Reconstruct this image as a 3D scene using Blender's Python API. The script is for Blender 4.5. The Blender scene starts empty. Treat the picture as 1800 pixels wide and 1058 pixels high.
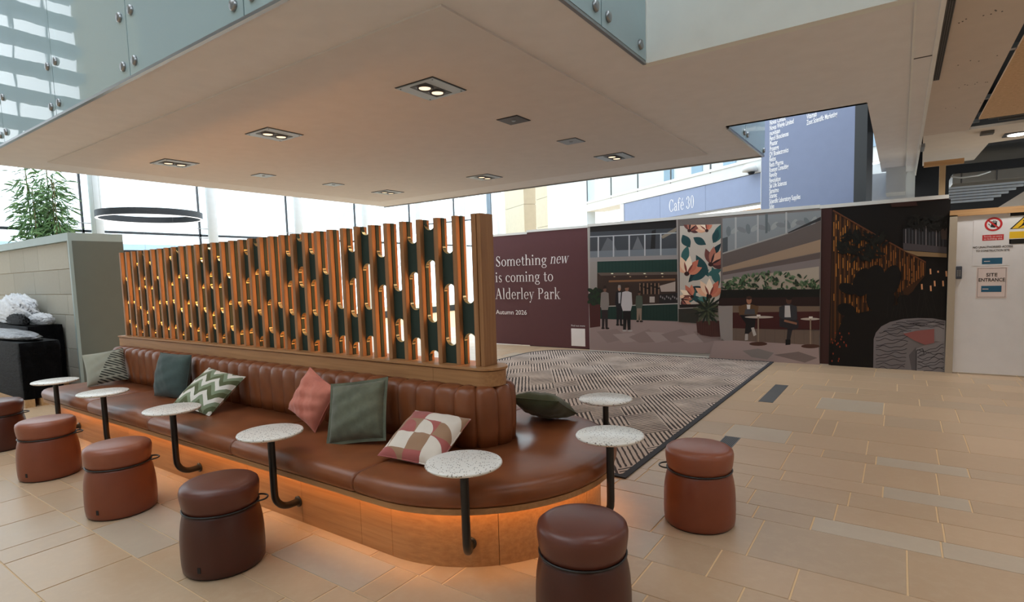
import bpy, bmesh, math, random
from mathutils import Matrix, Vector
random.seed(7)
S = bpy.context.scene
COL = S.collection
PI = math.pi

# ---------------------------------------------------------------- camera
FPX, CX, CY, CAMH = 980.308, 900.0, 561.27, 1.5
RM = ((0.82142028, 0.56955052, -0.02968037),
      (0.02157791, -0.08303997, -0.99631258),
      (-0.56991501, 0.81775092, -0.08050043))
cam = bpy.data.cameras.new('camera'); camo = bpy.data.objects.new('camera', cam); COL.objects.link(camo)
cam.sensor_width = 36.0; cam.lens = FPX * 36.0 / 1800.0
cam.shift_y = (CY - 529.0) / 1800.0; cam.clip_start = 0.05; cam.clip_end = 300
m = Matrix.Identity(4)
for i in range(3):
    m[i][0] = RM[0][i]; m[i][1] = -RM[1][i]; m[i][2] = -RM[2][i]
m[2][3] = CAMH
camo.matrix_world = m
S.camera = camo

# ---------------------------------------------------------------- sky, sun, exposure
w = bpy.data.worlds.new('sky'); S.world = w; w.use_nodes = True
bg = w.node_tree.nodes['Background']
bg.inputs['Color'].default_value = (0.86, 0.94, 1.0, 1)      # bright overcast sky
bg.inputs['Strength'].default_value = 3.0
S.view_settings.view_transform = 'Standard'; S.view_settings.look = 'None'
S.view_settings.exposure = 0.0; S.view_settings.gamma = 1.0
S.view_settings.use_curve_mapping = False


def ray(px, py):
    a = ((px - CX) / FPX, (py - CY) / FPX, 1.0)
    return [sum(RM[k][i] * a[k] for k in range(3)) for i in range(3)]


def onY(y, px, py):
    d = ray(px, py); t = y / d[1]
    return Vector((d[0] * t, y, CAMH + d[2] * t))


def onZ(z, px, py):
    d = ray(px, py); t = (z - CAMH) / d[2]
    return Vector((d[0] * t, d[1] * t, z))


def lin(c):
    c = c / 255.0
    return c / 12.92 if c <= 0.04045 else ((c + 0.055) / 1.055) ** 2.4


def rgb(r, g, b, k=1.0):
    return (min(1, lin(r) * k), min(1, lin(g) * k), min(1, lin(b) * k), 1.0)


# ---------------------------------------------------------------- node helper
class NT:
    def __init__(self, name):
        self.m = bpy.data.materials.new(name); self.m.use_nodes = True
        self.t = self.m.node_tree; self.p = self.t.nodes['Principled BSDF']; self.out = self.t.nodes['Material Output']

    def n(self, kind, **kw):
        nd = self.t.nodes.new(kind)
        for k, v in kw.items(): setattr(nd, k, v)
        return nd

    def set(self, sock, v):
        if hasattr(v, 'is_output') or isinstance(v, bpy.types.NodeSocket): self.t.links.new(v, sock)
        else: sock.default_value = v

    def math(self, op, a, b=0.0, c=None):
        nd = self.n('ShaderNodeMath', operation=op)
        self.set(nd.inputs[0], a); self.set(nd.inputs[1], b)
        if c is not None: self.set(nd.inputs[2], c)
        return nd.outputs[0]

    def mix(self, f, a, b):
        nd = self.n('ShaderNodeMix', data_type='RGBA')
        self.set(nd.inputs['Factor'], f); self.set(nd.inputs[6], a); self.set(nd.inputs[7], b)
        return nd.outputs[2]

    def obj(self, scale=(1, 1, 1), rot=(0, 0, 0)):
        tc = self.n('ShaderNodeTexCoord'); mp = self.n('ShaderNodeMapping')
        mp.inputs['Scale'].default_value = scale; mp.inputs['Rotation'].default_value = rot
        self.t.links.new(tc.outputs['Object'], mp.inputs['Vector'])
        return mp.outputs[0]

    def xyz(self, v):
        s = self.n('ShaderNodeSeparateXYZ'); self.t.links.new(v, s.inputs[0]); return s.outputs

    def noise(self, v, scale, detail=3, rough=0.5):
        nd = self.n('ShaderNodeTexNoise'); self.t.links.new(v, nd.inputs['Vector'])
        nd.inputs['Scale'].default_value = scale; nd.inputs['Detail'].default_value = detail
        nd.inputs['Roughness'].default_value = rough
        return nd.outputs['Fac']

    def ramp(self, f, stops):
        nd = self.n('ShaderNodeValToRGB'); e = nd.color_ramp.elements
        while len(e) < len(stops): e.new(0.5)
        for el, (p, c) in zip(e, stops): el.position = p; el.color = c
        self.set(nd.inputs[0], f); return nd.outputs[0]

    def bump(self, h, strength=0.2, dist=0.01):
        b = self.n('ShaderNodeBump'); b.inputs['Strength'].default_value = strength; b.inputs['Distance'].default_value = dist
        self.t.links.new(h, b.inputs['Height']); self.t.links.new(b.outputs[0], self.p.inputs['Normal'])

    def base(self, c): self.set(self.p.inputs['Base Color'], c)

    def fin(self, rough=0.5, metal=0.0, spec=0.5, coat=0.0):
        self.p.inputs['Roughness'].default_value = rough; self.p.inputs['Metallic'].default_value = metal
        self.p.inputs['Specular IOR Level'].default_value = spec; self.p.inputs['Coat Weight'].default_value = coat
        return self.m


M = {}


def plain(name, c, rough=0.5, metal=0.0, spec=0.5):
    t = NT(name); v = t.obj()
    f = t.noise(v, 6.0, 4)
    d = [x * 0.97 for x in c[:3]] + [1]; l = [min(1, x * 1.02) for x in c[:3]] + [1]
    t.base(t.ramp(f, [(0.3, tuple(d)), (0.7, tuple(l))]))
    M[name] = t.fin(rough, metal, spec); return M[name]


def emis(name, c, s):
    t = NT(name); e = t.n('ShaderNodeEmission'); e.inputs[0].default_value = c; e.inputs[1].default_value = s
    t.t.links.new(e.outputs[0], t.out.inputs[0]); M[name] = t.m; return t.m


def leather(name, c, c2):
    t = NT(name); v = t.obj()
    f = t.noise(v, 5, 5); t.base(t.ramp(f, [(0.3, c2), (0.7, c)]))
    g = t.noise(v, 420, 2); t.bump(g, 0.06, 0.002)
    M[name] = t.fin(0.36, 0, 0.5); return t.m


leather('leather', rgb(138, 80, 46), rgb(120, 67, 38))
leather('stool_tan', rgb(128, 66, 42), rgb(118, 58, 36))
leather('stool_tan_lit', rgb(144, 82, 58), rgb(134, 74, 52))  # lighter than the body: skylight on the seat tops put into the colour
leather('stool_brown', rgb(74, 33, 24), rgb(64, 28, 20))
leather('stool_brown_lit', rgb(98, 52, 40), rgb(88, 46, 35))  # lighter copy of the brown leather, top light painted in


def wood(name, a, b, axis='z', rough=0.5):
    t = NT(name)
    sc = {'z': (22, 22, 0.9), 'x': (0.9, 22, 22), 'y': (22, 0.9, 22)}[axis]
    v = t.obj(sc); f = t.noise(v, 2.2, 5, 0.6)
    t.base(t.ramp(f, [(0.28, b), (0.72, a)])); t.bump(f, 0.08, 0.002)
    M[name] = t.fin(rough, 0, 0.4); return t.m


wood('oak', rgb(172, 126, 84), rgb(142, 98, 62))
wood('oak_flat', rgb(184, 138, 92), rgb(158, 112, 72), 'x')
wood('pine', rgb(196, 158, 112), rgb(172, 132, 90), 'x')
wood('pine_v', rgb(190, 164, 128), rgb(170, 146, 112), 'z')
plain('green_panel', rgb(30, 52, 46), 0.6)
plain('brass', rgb(226, 212, 160), 0.3, 1.0)
plain('black_metal', rgb(28, 26, 25), 0.38, 0.0, 0.5)
plain('black_rubber', rgb(20, 19, 19), 0.7)
plain('pier_green', rgb(108, 116, 108), 0.6)
plain('trim_sage', rgb(168, 186, 184), 0.5)
plain('white_paint', rgb(226, 228, 226), 0.6)
plain('soffit_panel', rgb(214, 211, 210), 0.85)
plain('soffit_paint', rgb(224, 224, 226), 0.85)
plain('fascia_paint', rgb(226, 230, 226), 0.7)
plain('steel', rgb(150, 152, 154), 0.3, 1.0)
plain('steel_dark', rgb(92, 92, 92), 0.5, 0.4)
plain('mullion', rgb(46, 52, 58), 0.5)
plain('column_white', rgb(222, 232, 240), 0.5)
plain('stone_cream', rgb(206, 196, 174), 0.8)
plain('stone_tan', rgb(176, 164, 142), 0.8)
plain('maroon', rgb(86, 46, 52), 0.55)
plain('dark_red', rgb(58, 24, 24), 0.5)
plain('sign_blue', rgb(116, 126, 154), 0.5)
plain('cafe_blue', rgb(140, 152, 182), 0.5)
plain('white_ink', rgb(240, 238, 240), 0.6)
plain('black_board', rgb(14, 14, 15), 0.5)
plain('plasterboard', rgb(200, 188, 176), 0.9)
plain('plaster_light', rgb(214, 206, 194), 0.9)
plain('door_paint', rgb(226, 226, 228), 0.55)
plain('frame_paint', rgb(176, 164, 146), 0.6)
plain('sign_red', rgb(190, 40, 44), 0.5)
plain('sign_yellow', rgb(232, 190, 40), 0.5)
plain('sign_teal', rgb(30, 92, 124), 0.5)
plain('sign_paper', rgb(226, 212, 208), 0.6)
plain('ink', rgb(30, 26, 28), 0.6)
plain('lamp_plate', rgb(150, 164, 178), 0.45, 0.2)
plain('lamp_black', rgb(14, 14, 16), 0.5)
plain('lamp_grey', rgb(70, 74, 84), 0.45)
plain('duct', rgb(150, 150, 146), 0.35, 0.7)
plain('void_dark', rgb(26, 26, 28), 0.8)
plain('slat_blue', rgb(150, 170, 186), 0.4, 0.3)
plain('batten_blue', rgb(208, 222, 234), 0.5)
plain('grout', rgb(222, 192, 150), 0.9)
plain('rug_border', rgb(52, 52, 56), 0.95)
plain('louvre', rgb(150, 166, 178), 0.6)
plain('bark', rgb(110, 104, 70), 0.8)
plain('concrete', rgb(170, 168, 164), 0.9)
emis('led_warm', (1.0, 0.50, 0.17, 1), 34.0)
emis('led_slot', (1.0, 0.43, 0.12, 1), 23.0)
emis('lamp_glow', (1.0, 0.76, 0.5, 1), 1.6)
emis('lamp_white', (1.0, 0.90, 0.78, 1), 8.0)
emis('ring_glow', (1.0, 0.98, 0.95, 1), 2.0)


def tile_mat():
    t = NT('floor_stone'); a = t.n('ShaderNodeVertexColor'); a.layer_name = 'tint'
    g = t.n('ShaderNodeNewGeometry'); v = g.outputs['Position']
    f1 = t.noise(v, 1.6, 6, 0.6); f2 = t.noise(v, 14, 4, 0.6)
    d = t.mix(t.math('MULTIPLY', f1, 0.45), a.outputs[0], (0.36, 0.235, 0.14, 1))
    c = t.mix(t.math('MULTIPLY', t.math('SUBTRACT', f2, 0.45), 0.5), d, (0.72, 0.60, 0.46, 1))
    t.base(c)
    r = t.math('ADD', t.math('MULTIPLY', f2, 0.25), 0.26); t.set(t.p.inputs['Roughness'], r)
    t.p.inputs['Specular IOR Level'].default_value = 0.45
    M['floor_stone'] = t.m


tile_mat()


def block_mat():
    t = NT('wall_stone'); a = t.n('ShaderNodeVertexColor'); a.layer_name = 'tint'
    g = t.n('ShaderNodeNewGeometry'); f2 = t.noise(g.outputs['Position'], 30, 4, 0.6)
    t.base(t.mix(t.math('MULTIPLY', f2, 0.25), a.outputs[0], (0.30, 0.28, 0.22, 1)))
    t.bump(f2, 0.1, 0.004); M['wall_stone'] = t.fin(0.85, 0, 0.3)


block_mat()


def ink_mat():                                                        # flat print on the hoarding
    t = NT('print_ink'); a = t.n('ShaderNodeVertexColor'); a.layer_name = 'tint'
    t.base(a.outputs[0]); M['print_ink'] = t.fin(0.55, 0, 0.3)


ink_mat()


def terrazzo():
    t = NT('terrazzo'); v = t.obj()
    vo = t.n('ShaderNodeTexVoronoi'); t.t.links.new(v, vo.inputs['Vector']); vo.inputs['Scale'].default_value = 95
    rnd = t.xyz(vo.outputs['Color'])[0]
    chip = t.math('MULTIPLY', t.math('LESS_THAN', vo.outputs['Distance'], 0.34), t.math('GREATER_THAN', rnd, 0.55))
    colr = t.ramp(rnd, [(0.55, rgb(60, 56, 54)), (0.7, rgb(120, 104, 92)), (0.82, rgb(84, 90, 96)), (0.95, rgb(170, 150, 130))])
    t.base(t.mix(chip, rgb(232, 230, 224), colr)); M['terrazzo'] = t.fin(0.28)


terrazzo()


def rug():
    t = NT('rug_weave'); v = t.obj(); x, y, z = t.xyz(v)
    # diamond patches of hatching, each with a direction of its own
    a = t.math('ADD', t.math('MULTIPLY', x, 2.6), t.math('MULTIPLY', y, 1.7)); b = t.math('SUBTRACT', t.math('MULTIPLY', x, 2.6), t.math('MULTIPLY', y, 1.7))
    ca = t.math('FLOOR', a); cb = t.math('FLOOR', b)
    cc = t.n('ShaderNodeCombineXYZ'); t.t.links.new(ca, cc.inputs[0]); t.t.links.new(cb, cc.inputs[1])
    wn = t.n('ShaderNodeTexWhiteNoise'); t.t.links.new(cc.outputs[0], wn.inputs['Vector'])
    r = wn.outputs['Value']
    pick = t.math('GREATER_THAN', r, 0.5)
    fa = t.math('MULTIPLY', a, 44.0); fb = t.math('MULTIPLY', b, 44.0)
    ph = t.math('ADD', t.math('MULTIPLY', pick, fa), t.math('MULTIPLY', t.math('SUBTRACT', 1.0, pick), fb))
    nz = t.noise(v, 9, 4)
    st = t.math('SINE', t.math('ADD', ph, t.math('MULTIPLY', nz, 2.0)))
    thr = t.math('SUBTRACT', t.math('MULTIPLY', t.noise(v, 2.4, 3), 3.0), 1.75)
    f = t.math('GREATER_THAN', st, thr)
    f = t.math('MULTIPLY', f, 0.85)
    light = t.mix(t.noise(v, 1.1, 2), rgb(212, 188, 168), rgb(196, 184, 176))
    t.base(t.mix(f, rgb(74, 66, 64), light))
    t.bump(t.noise(v, 300, 2), 0.3, 0.004); M['rug_weave'] = t.fin(0.95, 0, 0.1)


rug()


def fabric(name, fn, rough=0.9):
    t = NT(name); v = t.obj(); c = fn(t, v)
    t.base(c); t.bump(t.noise(v, 220, 3), 0.25, 0.003)
    t.p.inputs['Sheen Weight'].default_value = 0.25
    M[name] = t.fin(rough, 0, 0.2)


def f_plain(c, c2, sc=6):
    return lambda t, v: t.ramp(t.noise(v, sc, 5, 0.65), [(0.3, c2), (0.7, c)])


def f_chevron(t, v):
    x, y, z = t.xyz(v)
    zig = t.math('PINGPONG', t.math('ADD', x, 0.5), 0.07)
    q = t.math('FRACT', t.math('MULTIPLY', t.math('ADD', t.math('ADD', z, 0.5), t.math('MULTIPLY', zig, 1.15)), 7.2))
    f = t.math('LESS_THAN', q, 0.36)
    g = t.math('LESS_THAN', q, 0.70)
    return t.mix(f, t.mix(g, rgb(136, 150, 124), rgb(96, 104, 74)), rgb(226, 224, 216))


def f_stripe(t, v):
    x, y, z = t.xyz(v)
    q = t.math('FRACT', t.math('MULTIPLY', t.math('ADD', t.math('MULTIPLY', x, 0.55), z), 34))
    f = t.math('MULTIPLY', t.math('LESS_THAN', q, 0.45), t.math('GREATER_THAN', t.math('SUBTRACT', x, t.math('MULTIPLY', z, 0.55)), 0.0))
    q2 = t.math('FRACT', t.math('MULTIPLY', t.math('ADD', z, 0.5), 11)); f2 = t.math('GREATER_THAN', q2, 0.16)
    return t.mix(t.math('MULTIPLY', f, f2), rgb(158, 160, 146), rgb(44, 46, 42))


def f_geo(t, v):
    x, y, z = t.xyz(v)
    sx = t.math('MULTIPLY', t.math('ADD', x, 0.5), 8.6); sz = t.math('MULTIPLY', t.math('ADD', z, 0.5), 8.6)
    cc = t.n('ShaderNodeCombineXYZ'); t.t.links.new(t.math('FLOOR', sx), cc.inputs[0]); t.t.links.new(t.math('FLOOR', sz), cc.inputs[1])
    wn = t.n('ShaderNodeTexWhiteNoise'); t.t.links.new(cc.outputs[0], wn.inputs['Vector'])
    r1 = wn.outputs['Value']; r2 = t.xyz(wn.outputs['Color'])[1]
    fx = t.math('FRACT', sx); fz = t.math('FRACT', sz)
    d = t.math('SQRT', t.math('ADD', t.math('MULTIPLY', fx, fx), t.math('MULTIPLY', fz, fz)))
    inn = t.math('LESS_THAN', d, 0.95)
    stops = lambda o: [(0.0, rgb(226, 216, 204)), (0.36, rgb(172, 96, 92)), (0.70, rgb(162, 128, 102))]
    def pal(r):
        nd = t.n('ShaderNodeValToRGB'); nd.color_ramp.interpolation = 'CONSTANT'; e = nd.color_ramp.elements
        e.new(0.5)
        for el, (p, c) in zip(e, stops(0)): el.position = p; el.color = c
        t.set(nd.inputs[0], r); return nd.outputs[0]
    return t.mix(inn, pal(r1), pal(r2))


fabric('fab_stripe', f_stripe)
fabric('fab_teal', f_plain(rgb(78, 96, 94), rgb(60, 76, 76)), 0.8)
fabric('fab_chevron', f_chevron)
fabric('fab_pink', f_plain(rgb(218, 140, 122), rgb(196, 116, 100), 9))
fabric('fab_sage', f_plain(rgb(112, 116, 98), rgb(84, 88, 74), 7), 0.75)
fabric('fab_geo', f_geo)
fabric('fab_olive', f_plain(rgb(84, 88, 62), rgb(66, 70, 50)))


def osb():
    t = NT('osb'); v = t.obj((10, 40, 10)); f = t.noise(v, 3, 5, 0.7)
    t.base(t.ramp(f, [(0.3, rgb(172, 138, 102)), (0.55, rgb(208, 174, 134)), (0.75, rgb(226, 196, 158))])); M['osb'] = t.fin(0.85)


osb()


def glass(name, tint, body, mixf, rough=0.02, ior=1.55):
    t = NT(name)
    tr = t.n('ShaderNodeBsdfTransparent'); tr.inputs[0].default_value = tint
    df = t.n('ShaderNodeBsdfDiffuse'); df.inputs[0].default_value = body
    gl = t.n('ShaderNodeBsdfGlossy'); gl.inputs['Roughness'].default_value = rough
    lw = t.n('ShaderNodeFresnel'); lw.inputs[0].default_value = ior
    wob = t.noise(t.obj(), 1.3, 2); b = t.n('ShaderNodeBump'); b.inputs['Strength'].default_value = 0.05; b.inputs['Distance'].default_value = 0.05
    t.t.links.new(wob, b.inputs['Height']); t.t.links.new(b.outputs[0], gl.inputs['Normal'])
    m1 = t.n('ShaderNodeMixShader'); m1.inputs[0].default_value = mixf
    t.t.links.new(tr.outputs[0], m1.inputs[1]); t.t.links.new(df.outputs[0], m1.inputs[2])
    m2 = t.n('ShaderNodeMixShader'); t.t.links.new(lw.outputs[0], m2.inputs[0])
    t.t.links.new(m1.outputs[0], m2.inputs[1]); t.t.links.new(gl.outputs[0], m2.inputs[2])
    t.t.links.new(m2.outputs[0], t.out.inputs[0]); M[name] = t.m


glass('balustrade_glass', (0.62, 0.80, 0.80, 1), rgb(190, 216, 222), 0.62)
glass('pane_glass', (0.93, 0.97, 0.98, 1), rgb(220, 230, 235), 0.02, 0.02, 1.06)


def plastic(name, c, c2, rough):
    t = NT(name); v = t.obj(); f = t.noise(v, 7, 6, 0.7); t.base(t.ramp(f, [(0.35, c2), (0.65, c)]))
    t.bump(t.noise(t.obj((1, 1, 2.5)), 9, 6, 0.75), 0.9, 0.03); M[name] = t.fin(0.55 if 'black' in name else rough, 0, 0.06 if 'black' in name else 0.6)


plastic('wrap_black', rgb(12, 12, 14), rgb(7, 7, 9), 0.28)
plastic('wrap_white', rgb(240, 242, 246), rgb(214, 216, 222), 0.3)
plastic('wrap_grey', rgb(150, 152, 158), rgb(70, 72, 78), 0.22)


def leafm():
    t = NT('leaf'); v = t.obj(); f = t.noise(v, 8, 3)
    t.base(t.ramp(f, [(0.3, rgb(52, 84, 50)), (0.55, rgb(92, 128, 74)), (0.75, rgb(140, 164, 110))]))
    t.p.inputs['Transmission Weight'].default_value = 0.0; M['leaf'] = t.fin(0.5)


leafm()


# ---------------------------------------------------------------- mesh helpers
class MB:
    def __init__(self):
        self.v = []; self.f = []; self.c = []; self.sm = []

    def add(self, vs, fs, col=None, smooth=False):
        o = len(self.v); self.v += [tuple(p) for p in vs]
        for f in fs: self.f.append(tuple(i + o for i in f)); self.c.append(col); self.sm.append(smooth)

    def box(self, x0, x1, y0, y1, z0, z1, col=None):
        self.add([(x0, y0, z0), (x1, y0, z0), (x1, y1, z0), (x0, y1, z0), (x0, y0, z1), (x1, y0, z1), (x1, y1, z1), (x0, y1, z1)],
                 [(0, 3, 2, 1), (4, 5, 6, 7), (0, 1, 5, 4), (1, 2, 6, 5), (2, 3, 7, 6), (3, 0, 4, 7)], col)

    def slab(self, x0, x1, y0, y1, z0, z1, b=0.003, col=None):              # box with a chamfered top edge
        self.add([(x0, y0, z0), (x1, y0, z0), (x1, y1, z0), (x0, y1, z0), (x0, y0, z1 - b), (x1, y0, z1 - b), (x1, y1, z1 - b), (x0, y1, z1 - b),
                  (x0 + b, y0 + b, z1), (x1 - b, y0 + b, z1), (x1 - b, y1 - b, z1), (x0 + b, y1 - b, z1)],
                 [(0, 1, 5, 4), (1, 2, 6, 5), (2, 3, 7, 6), (3, 0, 4, 7), (4, 5, 9, 8), (5, 6, 10, 9), (6, 7, 11, 10), (7, 4, 8, 11), (8, 9, 10, 11), (0, 3, 2, 1)], col)

    def prism(self, poly, z0, z1, col=None):
        n = len(poly)
        vs = [(p[0], p[1], z0) for p in poly] + [(p[0], p[1], z1) for p in poly]
        fs = [tuple(range(n - 1, -1, -1)), tuple(range(n, 2 * n))] + [(i, (i + 1) % n, n + (i + 1) % n, n + i) for i in range(n)]
        self.add(vs, fs, col)

    def lathe(self, prof, n=32, c=(0, 0), smooth=True, sx=1.0):
        vs = []; k = len(prof)
        for i in range(n):
            a = 2 * PI * i / n
            for r, z in prof: vs.append((c[0] + r * math.cos(a) * sx, c[1] + r * math.sin(a), z))
        fs = [(i * k + j, ((i + 1) % n) * k + j, ((i + 1) % n) * k + j + 1, i * k + j + 1) for i in range(n) for j in range(k - 1)]
        self.add(vs, fs, None, smooth)

    def tube(self, pts, r, n=10, closed=False, caps=True, smooth=True):
        P = [Vector(p) for p in pts]; k = len(P); vs = []; ref = None
        for i in range(k):
            if closed: d = P[(i + 1) % k] - P[i - 1]
            else: d = P[min(i + 1, k - 1)] - P[max(i - 1, 0)]
            d.normalize()
            if ref is None: ref = d.orthogonal().normalized()
            ref = (ref - d * ref.dot(d)).normalized(); b = d.cross(ref)
            for j in range(n):
                a = 2 * PI * j / n; q = P[i] + (ref * math.cos(a) + b * math.sin(a)) * r; vs.append(tuple(q))
        fs = []
        for i in range(k if closed else k - 1):
            i2 = (i + 1) % k
            for j in range(n): fs.append((i * n + j, i * n + (j + 1) % n, i2 * n + (j + 1) % n, i2 * n + j))
        self.add(vs, fs, None, smooth)
        if caps and not closed: self.add(vs[:n], [tuple(range(n - 1, -1, -1))]); self.add(vs[-n:], [tuple(range(n))])

    def mesh(self, name, mat):
        me = bpy.data.meshes.new(name); me.from_pydata(self.v, [], self.f)
        if any(self.sm): me.polygons.foreach_set('use_smooth', self.sm)
        if any(c is not None for c in self.c):
            ca = me.color_attributes.new('tint', 'FLOAT_COLOR', 'CORNER'); arr = []
            for p, c in zip(self.f, self.c): arr += list(c or (0.5, 0.5, 0.5, 1)) * len(p)
            ca.data.foreach_set('color', arr)
        me.materials.append(M[mat] if isinstance(mat, str) else mat); me.update(); return me

    def build(self, name, mat, parent=None, bevel=0.0, subsurf=0):
        me = self.mesh(name, mat); o = bpy.data.objects.new(name, me); COL.objects.link(o)
        if parent: o.parent = parent
        if bevel:
            md = o.modifiers.new('bevel', 'BEVEL'); md.width = bevel; md.segments = 3; md.limit_method = 'ANGLE'; md.angle_limit = 0.7
            me.polygons.foreach_set('use_smooth', [True] * len(me.polygons)); md.harden_normals = True
        return o


def tag(o, label=None, cat=None, group=None, kind=None):
    if label: o['label'] = label
    if cat: o['category'] = cat
    if group: o['group'] = group
    if kind: o['kind'] = kind
    return o


def empty(name, loc=(0, 0, 0), rz=0.0, label=None, cat=None, group=None, kind=None):
    o = bpy.data.objects.new(name, None); COL.objects.link(o); o.location = loc; o.rotation_euler = (0, 0, rz)
    o.empty_display_size = 0.1
    return tag(o, label, cat, group, kind)


def bx(name, mat, parent, *a, bevel=0.0, col=None):
    b = MB(); b.box(*a, col=col); return b.build(name, mat, parent, bevel)


def struct(name, mat, *a):
    return tag(bx(name, mat, None, *a), kind='structure')


# text with the built-in sans face, laid in the plane spanned by u (right) and v (up)
def sans(name, txt, size, org, u, v, mat, parent=None, bold=0.0, width=None, align='LEFT', depth=0.001):
    cu = bpy.data.curves.new(name, 'FONT'); cu.body = txt; cu.size = size; cu.align_x = align
    cu.offset = bold; cu.extrude = depth / 2; cu.resolution_u = 3
    tmp = bpy.data.objects.new(name, cu); COL.objects.link(tmp)
    me = bpy.data.meshes.new_from_object(tmp.evaluated_get(bpy.context.evaluated_depsgraph_get()))
    bpy.data.objects.remove(tmp)
    u = Vector(u).normalized(); v = Vector(v).normalized(); n = u.cross(v)
    if width:
        xs = [p.co.x for p in me.vertices]; k = width / (max(xs) - min(xs))
        for p in me.vertices: p.co.x *= k
    mt = Matrix(((u[0], v[0], n[0], org[0]), (u[1], v[1], n[1], org[1]), (u[2], v[2], n[2], org[2]), (0, 0, 0, 1)))
    me.transform(mt); me.materials.clear(); me.materials.append(M[mat])
    o = bpy.data.objects.new(name, me); COL.objects.link(o)
    if parent: o.parent = parent
    return o


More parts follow.
